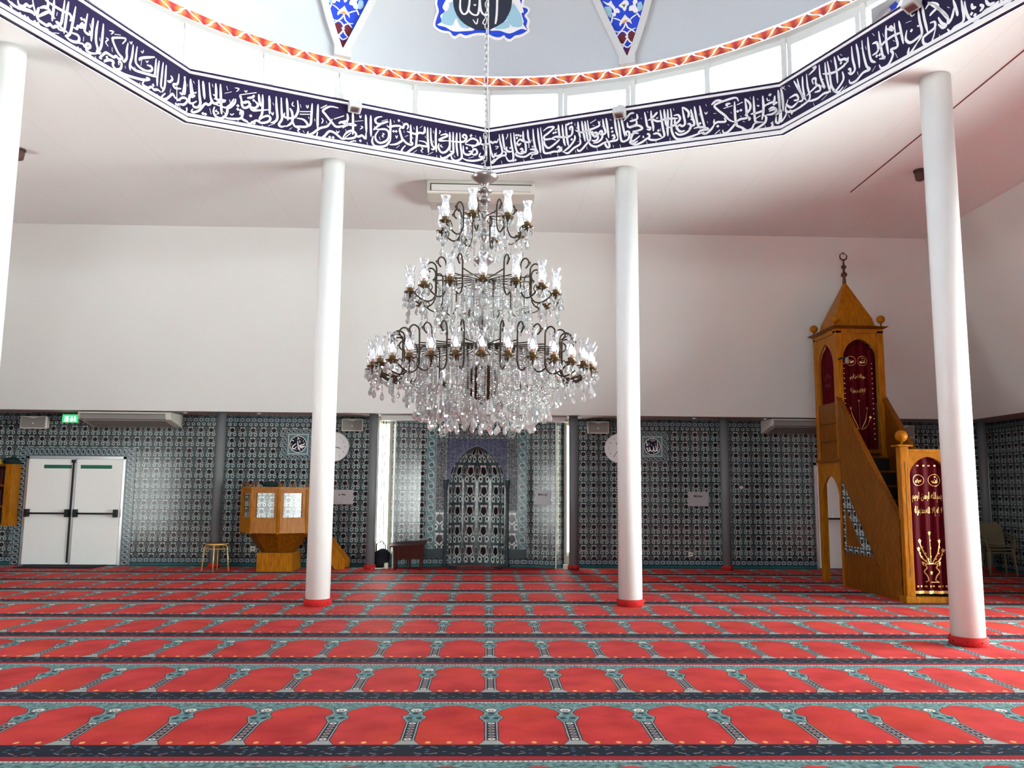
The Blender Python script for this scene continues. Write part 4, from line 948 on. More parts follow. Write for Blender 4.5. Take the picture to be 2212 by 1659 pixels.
m.tess([loop], 0, False, lambda p: (p[0], p[2])); m.build('spandrel', m_spandrel, mh, fix=False)
m = MB(); m.tube([(MC + x, Yf - 0.016, z) for x, z in arch], 0.014, 8); m.build('arch_rim', plain('blue_grey_glaze', (0.13, 0.15, 0.24), 0.25), mh)
for s in (-1, 1):
    x = MC + s * 0.61
    o = MB().lathe([(0.05, 0), (0.05, 0.10), (0.032, 0.14), (0.032, 1.50), (0.036, 1.52), (0.05, 1.60), (0.055, 1.66), (0.055, 1.70)], (x, Yf - 0.05, 0), 16).build('colonette', m_tealdark, mh)
for x, w in ((-1.80, .022), (1.35, .022)):
    MB().box(x, x + w, 16.36, 16.385, 0, 2.92).build('corner_strip', m_frame, mh)
for i, x in enumerate((-0.885, 0.50)):
    m = MB(); f = lambda a, b, x=x: (x + a, Yf - 0.020, 2.63 + b)
    m.lathe([(0.078, 0), (0.078, 0.018)], (0, 0, 0), 28); m.v = [(x + p[0], Yf - p[2], 2.63 + p[1]) for p in m.v]
    o = m.build('round_medallion', m_pale, mh)
    m = MB()
    for st in ([(-.05, -.02), (-.01, -.035), (.04, .0), (.05, .045)], [(-.045, .03), (0, .0), (.03, -.04)], [(-.02, .05), (.01, .02)], [(.0, .05), (.045, .01)]): ribbon(m, st, 0.011, f)
    m.build('lettering', m_inkblack, o, fix=False)
m = MB(); m.box(-2.07, 1.575, 16.22, 16.35, 2.835, 2.94)
sc_ = m.build('screen_case', m_frame, bevel=0.008)
tag(sc_, 'long white roll-up screen case above the prayer niche', 'screen case')
MB().box(1.535, 1.565, 16.212, 16.222, 2.865, 2.88).build('badge', m_black, sc_)

# low curved platform edge and prayer rug at the niche
m = MB(); pts = [(-1.62, 16.37, 0)] + [(MC + 1.55 * math.sin(t), 16.37 - 0.42 * math.cos(t), 0) for t in [(-PI / 2 + PI * i / 20) for i in range(21)]] + [(1.22, 16.37, 0), (0.8, 16.58, 0), (-1.2, 16.58, 0)]
m.prism(pts, (0, 0, 0.010)); o = m.build('curved_carpet', [plain('red_wool', (0.24, 0.010, 0.014), 0.9, var=0.3, scale=8)])
tag(o, 'low curved red carpet laid in front of the prayer niche', 'carpet')
t = thing('prayer_rug', 'small dark bordered prayer rug lying before the prayer niche', 'rug', (MC, 16.3, 0.010))
MB().box(MC - 0.52, MC + 0.52, 16.02, 16.64, 0.010, 0.018).build('rug_border', plain('navy_wool', (0.020, 0.016, 0.030), 0.9, var=0.4, scale=40), t)
MB().box(MC - 0.36, MC + 0.36, 16.06, 16.60, 0.016, 0.021).build('rug_field', plain('rose_wool', (0.14, 0.045, 0.045), 0.9, var=0.3, scale=30), t)

# dark low reading stand
t = thing('reading_stand', 'low dark red reading stand before the left side of the prayer niche', 'reading stand', (-1.46, 16.12, 0))
m = MB(); m.hexa([(-1.80, 15.92, 0.42), (-1.12, 15.92, 0.48), (-1.12, 16.30, 0.52), (-1.80, 16.30, 0.46)], [(-1.80, 15.92, 0.445), (-1.12, 15.92, 0.505), (-1.12, 16.30, 0.545), (-1.80, 16.30, 0.485)])
m.build('top', m_darkwood, t)
m = MB(); m.hexa([(-1.72, 15.97, 0.21), (-1.18, 15.97, 0.21), (-1.18, 16.27, 0.21), (-1.72, 16.27, 0.21)], [(-1.74, 15.95, 0.425), (-1.16, 15.95, 0.48), (-1.16, 16.29, 0.515), (-1.74, 16.29, 0.46)]); m.build('box', m_darkwood, t)
for x in (-1.70, -1.45, -1.22):
    for y in (15.99, 16.23): MB().lathe([(0.025, 0.0), (0.018, 0.06), (0.028, 0.16), (0.022, 0.22)], (x, y, 0), 10).build('leg', m_darkwood, t)

# ---------------------------------------------------------------- wall items
def wall_door(n, x0, x1, single=False):
    t = MB()
    t.box(x0, x0 + 0.05, YB - 0.03, YB, 0, 2.10); t.box(x1 - 0.05, x1, YB - 0.03, YB, 0, 2.10); t.box(x0, x1, YB - 0.03, YB, 2.05, 2.10)
    root = struct(t.build(f'door_{n}', m_steel))
    mid = (x0 + x1) / 2
    for s, (a, b) in enumerate(((x0 + 0.055, mid - 0.022), (mid + 0.022, x1 - 0.055))):
        lf = MB().box(a, b, YB - 0.045, YB - 0.004, 0.012, 2.045).build('door_leaf', m_door, root, bevel=0.004)
        MB().box(a + 0.30 * (1 - s) + .08 * s, b - 0.05 - 0.15 * s, YB - 0.050, YB - 0.044, 1.86, 1.93).build('green_strip', m_green, lf)
        pb = MB().tube([(a + 0.06, YB - 0.11, 0.99), (b - 0.06, YB - 0.11, 0.99)], 0.018, 10).build('push_bar', m_black, lf)
        for q in (a + 0.055, b - 0.055): MB().box(q - 0.035, q + 0.035, YB - 0.14, YB - 0.044, 0.92, 1.07).build('bar_bracket', m_black, lf, bevel=0.008)
    MB().box(mid - 0.02, mid + 0.02, YB - 0.05, YB - 0.02, 0.012, 2.04).build('mullion', m_steel, root)
    MB().box(mid - 0.045, mid - 0.022, YB - 0.075, YB - 0.045, 0.05, 2.0).build('lock_rod', m_black, root)
    MB().box(mid - 0.07, mid - 0.0, YB - 0.08, YB - 0.045, 1.97, 2.03).build('rod_catch', m_black, root)
wall_door(1, -9.02, -7.10); wall_door(2, 6.60, 8.55)
m = MB()
for (x0, x1, z0, z1) in ((-9.20, -9.02, 0, 2.28), (-7.10, -6.92, 0, 2.28), (-9.02, -7.10, 2.10, 2.28)):
    v = [(x0, YB - .012, z0), (x1, YB - .012, z0), (x1, YB - .012, z1), (x0, YB - .012, z1)]
    m.box(x0, x1, YB - .012, YB, z0, z1)
    m.add([(a, b - .001, c) for a, b, c in v], [(0, 1, 2, 3)], 0, [[(0, z0), (1, z0), (1, z1), (0, z1)]] if z1 - z0 > 1 else [[(0, x0), (0, x1), (1, x1), (1, x0)]])
struct(m.build('trim_30', m_chainb, fix=False))
o = MB().box(-8.75, -7.30, 15.95, 16.60, 0, 0.018).build('doormat', m_mat, bevel=0.006)
tag(o, 'black doormat lying at the white double door', 'doormat')

t = thing('exit_sign', 'lit green exit sign beside the left wall air conditioner', 'exit sign', (-8.1, 16.45, 2.84))
MB().box(-8.27, -7.96, 16.40, 16.50, 2.745, 2.905).build('housing', m_plastic, t)
sg = MB().box(-8.265, -7.965, 16.392, 16.401, 2.75, 2.90).build('green_face', m_exit, t)
m = MB(); f = lambda a, b: (-8.115 + a, 16.388, 2.82 + b)
m.add([f(-.10, -.055), f(-.03, -.055), f(-.03, .045), f(-.10, .045)], [(0, 1, 2, 3)])
for st in ([(.03, .045), (.03, -.035)], [(.005, -.01), (.03, -.045), (.055, -.01)]): ribbon(m, st, 0.03, f, taper=0.9)
disc2(m, (.09, .03), .016, f); ribbon(m, [(.09, .02), (.085, -.02), (.105, -.055)], 0.022, f, taper=0.8); ribbon(m, [(.07, .0), (.09, .01), (.12, -.005)], 0.014, f, taper=0.8)
m.build('pictogram', m_exitw, sg, fix=False)

def speaker(x0, x1, z0, z1, label, yaw=0.0):
    xc, zc = (x0 + x1) / 2, (z0 + z1) / 2; w, h = (x1 - x0) / 2, (z1 - z0) / 2
    t = thing('wall_speaker', label, 'speaker', (xc, YB - 0.1, zc), 'white speakers on the tiled wall')
    b = MB(); q = 0.80
    b.hexa([(xc - w * q, YB - 0.03, zc - h * .8), (xc + w * q, YB - 0.03, zc - h * .8), (xc + w * q, YB - 0.03, zc + h * .8), (xc - w * q, YB - 0.03, zc + h * .8)],
           [(xc - w, YB - 0.24, zc - h), (xc + w, YB - 0.24, zc - h), (xc + w, YB - 0.24, zc + h), (xc - w, YB - 0.24, zc + h)])
    b.build('cabinet', m_plastic, t, bevel=0.015)
    g = MB(); lp = []
    for i in range(13):
        u = i / 12; lp.append((xc - w * .88 + 2 * w * .88 * u, YB - 0.243, zc + h * (.84 - .20 * math.exp(-((u - .5) / .17) ** 2))))
    lp = [(xc - w * .88, YB - 0.243, zc - h * .82)] + lp + [(xc + w * .88, YB - 0.243, zc - h * .82)]
    gr = g.prism(lp, (0, -0.008, 0)).build('grille', m_greyplastic, t)
    m = MB(); m.lathe([(0.016, 0), (0.016, .006)], (0, 0, 0), 14); m.v = [(xc + p[0], YB - 0.25 - p[2], zc - h * .15 + p[1]) for p in m.v]; m.build('badge', m_plastic, gr)
    MB().box(xc - 0.03, xc + 0.03, YB - 0.04, YB, zc - 0.06, zc + 0.06).build('bracket', m_plastic, t)
speaker(-9.10, -8.58, 2.62, 2.87, 'white wall speaker above the bookshelf left of the exit sign')
speaker(-2.87, -2.44, 2.63, 2.88, 'white wall speaker above the clock left of the prayer niche')
speaker(1.99, 2.43, 2.63, 2.88, 'white wall speaker above the clock right of the prayer niche')
speaker(8.15, 8.60, 2.60, 2.86, 'white wall speaker behind the sloping rail of the stepped pulpit')

def wall_ac(x0, x1, label):
    t = thing('air_conditioner', label, 'air conditioner', ((x0 + x1) / 2, 16.3, 2.8))
    y0, y1 = 16.02, YB
    m = MB(); m.prism([(x0, y0, 2.935), (x0, y0, 2.86), (x0, y0 + .04, 2.79), (x0, y1, 2.68), (x0, y1, 2.935)], (x1 - x0, 0, 0)); m.build('casing', m_plastic, t, bevel=0.012)
    MB().hexa([(x0 + .05, y0 - .004, 2.795 + .0), (x1 - .10, y0 - .004, 2.795), (x1 - .10, y0 + .05, 2.785), (x0 + .05, y0 + .05, 2.785)], [(x0 + .05, y0 - .006, 2.885), (x1 - .10, y0 - .006, 2.885), (x1 - .10, y0 + .05, 2.885), (x0 + .05, y0 + .05, 2.885)]).build('air_outlet', m_greyplastic, t)
    MB().box(x0 + .04, x1 - .09, y0 - .010, y0 + .02, 2.885, 2.895).build('outlet_slot', m_black, t)
    MB().hexa([(x0 + .10, y0 + .06, 2.768), (x1 - .12, y0 + .06, 2.768), (x1 - .12, y1 - .1, 2.683), (x0 + .10, y1 - .1, 2.683)], [(x0 + .10, y0 + .06, 2.79), (x1 - .12, y0 + .06, 2.79), (x1 - .12, y1 - .1, 2.70), (x0 + .10, y1 - .1, 2.70)]).build('intake_grille', m_greyplastic, t)
wall_ac(-7.80, -6.05, 'white air conditioner on the wall right of the exit sign')
wall_ac(5.55, 7.30, 'white air conditioner on the wall partly behind the stepped pulpit')
# ceiling unit
t = thing('ceiling_air_conditioner', 'white air conditioner hung under the ceiling behind the chandelier top', 'air conditioner', (-0.13, 12.1, 6.0))
m = MB(); m.prism([(-0.92, 11.74, ZC - .002), (-0.92, 11.72, ZC - .06), (-0.92, 11.76, ZC - .20), (-0.92, 12.0, ZC - .25), (-0.92, 12.75, ZC - .12), (-0.92, 12.75, ZC - .002)], (1.58, 0, 0)); m.build('casing', m_plastic, t, bevel=0.015)
MB().hexa([(-0.86, 11.728, ZC - .17), (0.60, 11.728, ZC - .17), (0.60, 11.80, ZC - .17), (-0.86, 11.80, ZC - .17)], [(-0.86, 11.708, ZC - .085), (0.60, 11.708, ZC - .085), (0.60, 11.80, ZC - .085), (-0.86, 11.80, ZC - .085)]).build('air_outlet', m_acgrille, t)
MB().box(-0.87, 0.61, 11.700, 11.75, ZC - .085, ZC - .075).build('outlet_slot', m_black, t)
MB().box(-0.87, -0.855, 11.705, 11.75, ZC - .17, ZC - .075).build('outlet_slot', m_black, t)
MB().hexa([(-0.80, 12.05, ZC - .248), (0.54, 12.05, ZC - .248), (0.54, 12.68, ZC - .138), (-0.80, 12.68, ZC - .138)], [(-0.80, 12.05, ZC - .22), (0.54, 12.05, ZC - .22), (0.54, 12.68, ZC - .11), (-0.80, 12.68, ZC - .11)]).build('intake_grille', m_acgrille, t)

# square glazed panels with the two names
MUH = [[(730, 450), (740, 490), (690, 510), (600, 540), (660, 560), (755, 555), (690, 580), (620, 600), (600, 620)], [(550, 405), (565, 500), (580, 590), (600, 640), (645, 668)], [(530, 560), (480, 620), (430, 622), (415, 580), (440, 540), (515, 480)], [(535, 378), (640, 325)], [(590, 420), (605, 405), (635, 430)], [(545, 310), (578, 325), (555, 348)], [(595, 455), (640, 448)], [(700, 430), (725, 380)], [(370, 480), (400, 520)], [(495, 640), (505, 665)], [(535, 640), (545, 665)], [(465, 335), (475, 350)], [(660, 362), (672, 378)], [(690, 610), (705, 650)], [(385, 400), (420, 390), (450, 420)]]
ALL_ = [[(1708, 580), (1714, 720), (1713, 872)], [(1660, 700), (1678, 800), (1688, 850), (1630, 858), (1604, 790), (1600, 725)], [(1602, 790), (1575, 856), (1525, 852), (1490, 790), (1480, 740)], [(1540, 670), (1562, 725)], [(1486, 800), (1480, 868), (1440, 850), (1422, 770), (1392, 800)], [(1510, 552), (1620, 530)], [(1530, 584), (1652, 560)], [(1412, 600), (1404, 650), (1440, 690), (1390, 712)], [(1465, 545), (1475, 570)], [(1640, 640), (1655, 665)], [(1595, 890), (1605, 912), (1620, 890)], [(1745, 680), (1755, 700)], [(1745, 745), (1755, 765)], [(1745, 805), (1755, 825)], [(1470, 620), (1490, 690)]]
def name_panel(x0, x1, z0, z1, strokes, cx, cy, rr, label):
    t = thing('tile_panel', label, 'tile panel', ((x0 + x1) / 2, YB, (z0 + z1) / 2))
    xc, zc = (x0 + x1) / 2, (z0 + z1) / 2; y = YB
    w = (x1 - x0) / 2; h = (z1 - z0) / 2
    MB().box(x0, x1, y - .010, y, z0, z1).build('ground_tile', m_tealdark, t)
    m = MB(); b = 0.095
    for (s, a0, a1, c) in (('h', x0, x1, z0), ('h', x0, x1, z1 - b), ('v', z0 + b, z1 - b, x0), ('v', z0 + b, z1 - b, x1 - b)):
        if s == 'h': m.add([(a0, y - .012, c), (a1, y - .012, c), (a1, y - .012, c + b), (a0, y - .012, c + b)], [(0, 1, 2, 3)], 0, [[(0, a0), (0, a1), (1, a1), (1, a0)]])
        else: m.add([(c, y - .012, a0), (c + b, y - .012, a0), (c + b, y - .012, a1), (c, y - .012, a1)], [(0, 1, 2, 3)], 0, [[(0, a0), (1, a0), (1, a1), (0, a1)]])
    m.build('ring_border', m_chainb, t, fix=False)
    q = w - b - .012
    m = MB(); m.frame([(xc - q, y - .010, zc - q), (xc + q, y - .010, zc - q), (xc + q, y - .010, zc + q), (xc - q, y - .010, zc + q)], [(xc - q + .02, y - .010, zc - q + .02), (xc + q - .02, y - .010, zc - q + .02), (xc + q - .02, y - .010, zc + q - .02), (xc - q + .02, y - .010, zc + q - .02)], (0, -.012, 0)); m.build('pale_edge', m_pale, t)
    MB().box(xc - q + .01, xc + q - .01, y - .016, y - .008, zc - q + .01, zc + q - .01).build('teal_field', m_teal, t)
    f = lambda a, b_: (xc + a, y - .018, zc + b_)
    m = MB(); disc2(m, (0, 0), 0.163, f, 0, 40)
    d = m.build('black_disc', m_inkblack, t, fix=False)
    f2 = lambda a, b_: (xc + a, y - .020, zc + b_)
    m = MB(); ring2(m, (0, 0), 0.157, 0.168, f2)
    for st in strokes: ribbon(m, [((p[0] - cx) / rr * .16, -(p[1] - cy) / rr * .16) for p in st], 0.021 if len(st) > 3 else 0.015, f2, taper=.5)
    m.build('lettering', m_ink, d, fix=False)
name_panel(-4.06, -3.44, 2.08, 2.68, MUH, 570, 495, 225, 'square glazed tile with a round white Arabic name left of the left clock')
name_panel(3.02, 3.64, 2.10, 2.70, ALL_, 1565, 730, 225, 'square glazed tile with a round white Arabic name right of the right clock')

def clock(x, z, label, hands):
    t = thing('wall_clock', label, 'clock', (x, YB, z), 'white round wall clocks')
    def cyl(name, r0_, r1_, d0, d1, mat, par):
        m = MB(); m.lathe([(r0_, 0), (r1_, d1 - d0)], (0, 0, 0), 48); m.v = [(x + p[0], YB - d0 - p[2], z + p[1]) for p in m.v]; return m.build(name, mat, par)
    m = MB(); m.lathe([(0.292, 0), (0.295, 0.035), (0.285, 0.05), (0.268, 0.045), (0.262, 0.03)], (0, 0, 0), 48); m.v = [(x + p[0], YB - p[2], z + p[1]) for p in m.v]; m.build('rim', m_clock, t)
    fc = cyl('dial', 0.264, 0.264, 0.02, 0.034, m_clock, t)
    f = lambda a, b: (x + a, YB - .0365, z + b)
    m = MB()
    for h in range(1, 13):
        a = PI / 2 - h * PI / 6
        text_geo(m, str(h), f, .21 * math.cos(a), .21 * math.sin(a), height=.036)
    m.build('numerals', plain('grey_ink', (0.16, 0.16, 0.18), 0.5), fc, fix=False)
    for nm, (a, L, w) in zip(('hour_hand', 'minute_hand'), hands):
        m = MB(); ribbon(m, [(-.03 * math.sin(a), -.03 * math.cos(a)), (L * math.sin(a), L * math.cos(a))], w, lambda p, q: (x + p, YB - .039, z + q), taper=.7); m.build(nm, m_black, t, fix=False)
clock(-3.03, 2.335, 'white round wall clock partly hidden behind the left column', ((R(105), .13, .016), (R(102), .10, .012)))
clock(2.66, 2.355, 'white round wall clock partly hidden behind the right column', ((R(214), .20, .014), (R(330), .13, .016)))

def plaque(x0, x1, z0, z1, txt, label, mat, y=YB):
    o = MB().box(x0, x1, y - .012, y - .002, z0, z1).build('wall_plaque', mat, bevel=.003)
    tag(o, label, 'plaque')
    m = MB(); f = lambda a, b: (a, y - .0135, b)
    if txt: text_geo(m, txt, f, (x0 + x1) / 2, z1 - .085, height=.048, bold=.022)
    else:
        for st in ([(-.075, .0), (-.06, -.004), (-.05, .004)], [(-.02, .003), (.02, .004), (.06, -.004)]): ribbon(m, [((x0 + x1) / 2 + a, z1 - .1 + b) for a, b in st], .022, f, taper=.8)
    m.build('lettering', m_black, o, fix=False); return o
plaque(-3.05, -2.63, 1.20, 1.49, '', 'crinkled silver notice on the tiles right of the left column', m_foil)
plaque(0.955, 1.265, 1.225, 1.51, 'Mihrab', 'small silver plaque inscribed Mihrab beside the prayer niche', m_silver, 16.44)
plaque(4.04, 4.455, 1.215, 1.50, 'Minbar', 'silver plaque inscribed Minbar left of a slim grey column', m_silver)
t = thing('wall_socket', 'small white round socket ring on the tiles near the right grey column', 'socket', (5.12, YB, 1.595))
m = MB(); m.lathe([(0.018, 0), (0.03, .004), (0.036, .01), (0.03, .016), (0.02, .012), (0.018, .006)], (0, 0, 0), 20); m.v = [(5.12 + p[0], YB - p[2], 1.595 + p[1]) for p in m.v]; m.build('ring', m_plastic, t)
t = thing('power_outlet', 'small white power outlet low on the tiles under the right plaque', 'outlet', (4.07, YB, 0.27))
MB().box(4.03, 4.11, YB - .014, YB, .23, .31).build('face_plate', m_plastic, t, bevel=.004)
m = MB(); m.lathe([(.02, 0), (.02, .004)], (0, 0, 0), 16); m.v = [(4.07 + p[0], YB - .014 - p[2], .27 + p[1]) for p in m.v]; m.build('plug_hole', m_greyplastic, t)
t = thing('power_outlet', 'small white power outlet low on the tiles left of the round pulpit', 'outlet', (-4.55, YB, 0.33))
MB().box(-4.60, -4.50, YB - .014, YB, .28, .38).build('face_plate', m_plastic, t, bevel=.004)
m = MB(); m.lathe([(.02, 0), (.02, .004)], (0, 0, 0), 16); m.v = [(-4.55 + p[0], YB - .014 - p[2], .33 + p[1]) for p in m.v]; m.build('plug_hole', m_greyplastic, t)

# downlights in the soffit, fittings on the ceiling, floodlights on the frieze
for x, lab in ((-5.80, 'left of the first grey column'), (-4.40, 'right of the first grey column'), (2.55, 'above the right clock'), (4.05, 'left of the fourth grey column'), (5.45, 'right of the fourth grey column'), (8.95, 'in the far right corner')):
    t = thing('downlight', 'tiny chrome downlight in the dark soffit ' + lab, 'downlight', (x, 16.1, ZS), 'downlights in the soffit')
    MB().lathe([(0.04, -0.02), (0.05, -0.012), (0.05, 0.0)], (x, 16.1, ZS), 18).build('rim', m_steel, t)
    MB().lathe([(0.001, -0.026), (0.02, -0.022), (0.036, -0.015)], (x, 16.1, ZS), 14).build('lens', m_bulb, t)
for x, y, lab in ((-6.36, 10.93, 'small brown ceiling fitting beside the leftmost column'), (6.05, 11.05, 'small brown ceiling fitting beside the column before the stepped pulpit')):
    t = thing('ceiling_fitting', lab, 'ceiling fitting', (x, y, ZC))
    MB().lathe([(0.02, -0.16), (0.06, -0.14), (0.075, -0.05), (0.05, 0.0)], (x, y, ZC), 18).build('housing', m_fitting, t)
    MB().lathe([(0.085, -0.02), (0.085, 0.0)], (x, y, ZC), 18).build('base_ring', m_fitting, t)
def flood(k, s, label):
    mid = R(22.5 + 45 * k); nx, ny = math.cos(mid), math.sin(mid); tx, ty = math.sin(mid), -math.cos(mid)
    def F(a, t, d): return (CX + nx * (AP - d) + tx * (s + a), CY + ny * (AP - d) + ty * (s + a), ZC + t)
    t = thing('floodlight', label, 'floodlight', F(0, .62, .05), 'small white floodlights on the frieze')
    m = MB(); m.hexa([F(-.085, .50, .05), F(.085, .50, .05), F(.085, .56, .17), F(-.085, .56, .17)], [F(-.085, .62, .03), F(.085, .62, .03), F(.085, .655, .13), F(-.085, .655, .13)]); b = m.build('lamp_body', m_frame, t, bevel=.008)
    m = MB(); m.hexa([F(-.055, .505, .075), F(.055, .505, .075), F(.055, .54, .15), F(-.055, .54, .15)], [F(-.055, .515, .07), F(.055, .515, .07), F(.055, .55, .145), F(-.055, .55, .145)]); m.build('lens', m_glass, b)
    m = MB(); m.hexa([F(-.03, .60, 0), F(.03, .60, 0), F(.03, .60, .07), F(-.03, .60, .07)], [F(-.03, .70, 0), F(.03, .70, 0), F(.03, .70, .07), F(-.03, .70, .07)]); m.build('bracket', m_frame, t)
flood(2, 0.05, 'white floodlight at the top of the panel left of the chandelier chain')
flood(1, -0.05, 'white floodlight at the top of the panel right of the chandelier chain')
flood(0, 0.05, 'white floodlight at the top of the steep right frieze panel')

# ---------------------------------------------------------------- things standing along the wall
# black bag and cables by the slot window
t = thing('black_bag', 'black bag on the floor between grey column and left slot window', 'bag', (-2.02, 16.34, 0))
m = MB(); m.lathe([(.03, .05), (.15, .06), (.17, .2), (.14, .34), (.05, .42)], (-2.0, 16.36, 0), 14); m.v = [(p[0] * 1.0 + .03 * math.sin(p[2] * 17 + p[0] * 9), 16.36 + (p[1] - 16.36) * .7, p[2] - .05) for p in m.v]; m.build('body', m_blackcloth, t)
MB().tube([(-2.10, 16.34, .30), (-2.09, 16.30, .46), (-2.0, 16.30, .52), (-1.93, 16.32, .44), (-1.92, 16.34, .30)], .012, 8).build('handle', m_black, t)
for i, (x, lab) in enumerate(((-2.045, 'black cable hanging beside the left slot window nearer the column'), (-2.005, 'black cable hanging beside the left slot window nearer the glass'))):
    o = MB().tube([(x + .02 * i, 16.44, 2.86), (x, 16.45, 2.0), (x - .005 + .01 * i, 16.45, 1.2), (x - .02 + .04 * i, 16.44, .6), (x + .03, 16.42, .36)], .008, 6).build('hanging_cable', m_black)
    tag(o, lab, 'cable')
t = thing('power_strip', 'cream power strip on the floor beside the black bag', 'power strip', (-1.88, 16.2, 0))
MB().box(-1.93, -1.86, 16.2, 16.32, 0, .11).build('block', m_cream, t, bevel=.01)
MB().tube([(-1.90, 16.2, .02), (-2.0, 16.12, .015), (-2.1, 16.16, .015), (-2.16, 16.1, .015)], .01, 8).build('lead', m_plastic, t)
t = thing('adapter_box', 'cream adapter box with a black lead right of the prayer niche', 'adapter', (1.55, 16.3, 0))
MB().box(1.50, 1.60, 16.28, 16.38, 0, .09).build('block', m_cream, t, bevel=.01)
MB().tube([(1.58, 16.3, .05), (1.62, 16.22, .12), (1.66, 16.08, .03), (1.74, 16.0, .012)], .009, 8).build('lead', m_black, t)

# stool with gold tube legs
sx, sy = -4.93, 15.62
t = thing('stool', 'round stool with thin gold legs before the first grey column', 'stool', (sx, sy, 0))
MB().lathe([(.17, .475), (.185, .485), (.185, .50), (.17, .505)], (sx, sy, 0), 28).build('seat', m_wood2, t)
MB().lathe([(.186, .468), (.194, .478), (.194, .492), (.186, .50)], (sx, sy, 0), 28).build('seat_ring', m_goldtube, t)
for i in range(4):
    a = R(8 + 90 * i); c, s = math.cos(a), math.sin(a)
    MB().tube([(sx + .10 * c, sy + .10 * s, .463), (sx + .17 * c, sy + .17 * s, .462), (sx + .195 * c, sy + .195 * s, .44), (sx + .215 * c, sy + .215 * s, .22), (sx + .235 * c, sy + .235 * s, 0)], .012, 8).build('leg', m_goldtube, t)
MB().lathe([(.168, .40), (.176, .40), (.176, .412), (.168, .412)], (sx, sy, 0), 28).build('brace_ring', m_goldtube, t)

# bookshelf at the left edge
bx0, bx1, by0 = -10.30, -9.12, 16.36
t = thing('bookshelf', 'honey wood bookshelf hung on the tiles left of the double door', 'bookshelf', (-9.6, 16.5, 0.75))
MB().box(bx1 - .13, bx1, by0, YB, .75, 1.93).build('side_panel', m_wood, t); MB().box(bx0, bx0 + .05, by0, YB, .75, 1.93).build('side_panel', m_wood, t)
MB().box(bx0, bx1, YB - .02, YB, .75, 1.93).build('back_panel', m_darkwood, t)
for z in (.75, 1.10, 1.50, 1.89): MB().box(bx0 + .05, bx1 - .13, by0, YB - .02, z, z + .04).build('shelf', m_wood2, t)
bk = [(z, x, w, h, m_) for z in (.79, 1.14, 1.54) for x, w, h, m_ in ((-9.31, .055, .26, m_bookdark), (-9.37, .05, .28, m_bookred), (-9.425, .045, .25, m_bookdark), (-9.48, .05, .27, m_bookred), (-9.54, .05, .24, m_bookdark))]
for i, (z, x, w, h, m_) in enumerate(bk):
    cn = 'dark red' if m_ is m_bookred else 'black'
    sh = ['bottom', 'middle', 'top'][i // 5]; od = ['first', 'second', 'third', 'fourth', 'fifth'][i % 5]
    r_ = thing('book', f'{cn} book {od} from the door side on the {sh} shelf', 'book', (x, 16.5, z), 'books in the wooden bookshelf')
    MB().box(x, x + w, 16.42, 16.62, z, z + h).build('cover', m_, r_)
    MB().box(x + .006, x + w - .006, 16.43, 16.625, z + .004, z + h + .001).build('pages', m_cream, r_)
for i in range(3):
    r_ = thing('yellow_booklet', ['yellow booklet at the bottom of the pile on the bookshelf', 'yellow booklet in the middle of the pile on the bookshelf', 'yellow booklet on top of the pile on the bookshelf'][i], 'booklet', (-9.5, 16.5, 1.93 + .03 * i), 'yellow booklets on the bookshelf')
    MB().box(-9.80 + .01 * i, -9.37 - .012 * i, 16.40, 16.62, 1.930 + .03 * i, 1.959 + .03 * i).build('cover', m_yellow, r_, bevel=.003)
m = MB(); m.lathe([(.02, 0), (.14, .01), (.16, .06), (.10, .12), (.02, .14)], (-9.22, 16.5, 1.93), 16); o = m.build('folded_cloth', m_darkgreen); tag(o, 'dark green folded cloth on top of the bookshelf', 'cloth')

# stacked plastic chairs in the dark right corner
def chair(x, y, z, rz, label):
    t = thing('plastic_chair', label, 'chair', (0, 0, 0), 'stacked beige plastic chairs')
    m = MB(); m.hexa([(-.22, -.22, .41), (.22, -.22, .41), (.20, .20, .40), (-.20, .20, .40)], [(-.22, -.22, .435), (.22, -.22, .435), (.20, .20, .425), (-.20, .20, .425)]); m.build('seat', m_chairpl, t, bevel=.01)
    bo = [(-.21, .20, .42), (.21, .20, .42), (.23, .29, .74), (.15, .31, .84), (-.15, .31, .84), (-.23, .29, .74)]
    hl = [(-.11, .285, .70), (.11, .285, .70), (.11, .292, .735), (-.11, .292, .735)]
    m = MB(); m.frame(bo, hl, (0, .022, 0)); m.build('backrest', m_chairpl, t)
    for a, b in ((-.20, -.20), (.20, -.20), (-.19, .20), (.19, .20)):
        MB().tube([(a, b, .42), (a * 1.15, b * 1.15, 0)], [.026, .018], 8).build('leg', m_chairpl, t)
    for s in (-1, 1): MB().tube([(s * .22, -.18, .42), (s * .25, -.2, .60), (s * .25, .05, .64), (s * .23, .28, .66)], .016, 8).build('arm', m_chairpl, t)
    t.location = (x, y, z); t.rotation_euler = (0, 0, rz); return t
lv = ['lowest', 'middle', 'topmost']
for i in range(3): chair(9.05, 15.85 + .02 * i, .10 * i, R(8), f'beige plastic chair, {lv[i]} in the corner stack beside the column')
for i in range(3): chair(9.62, 15.60 + .02 * i, .06 * i - (0.0), R(-12), f'beige plastic chair, {lv[i]} in the corner stack by the right wall')

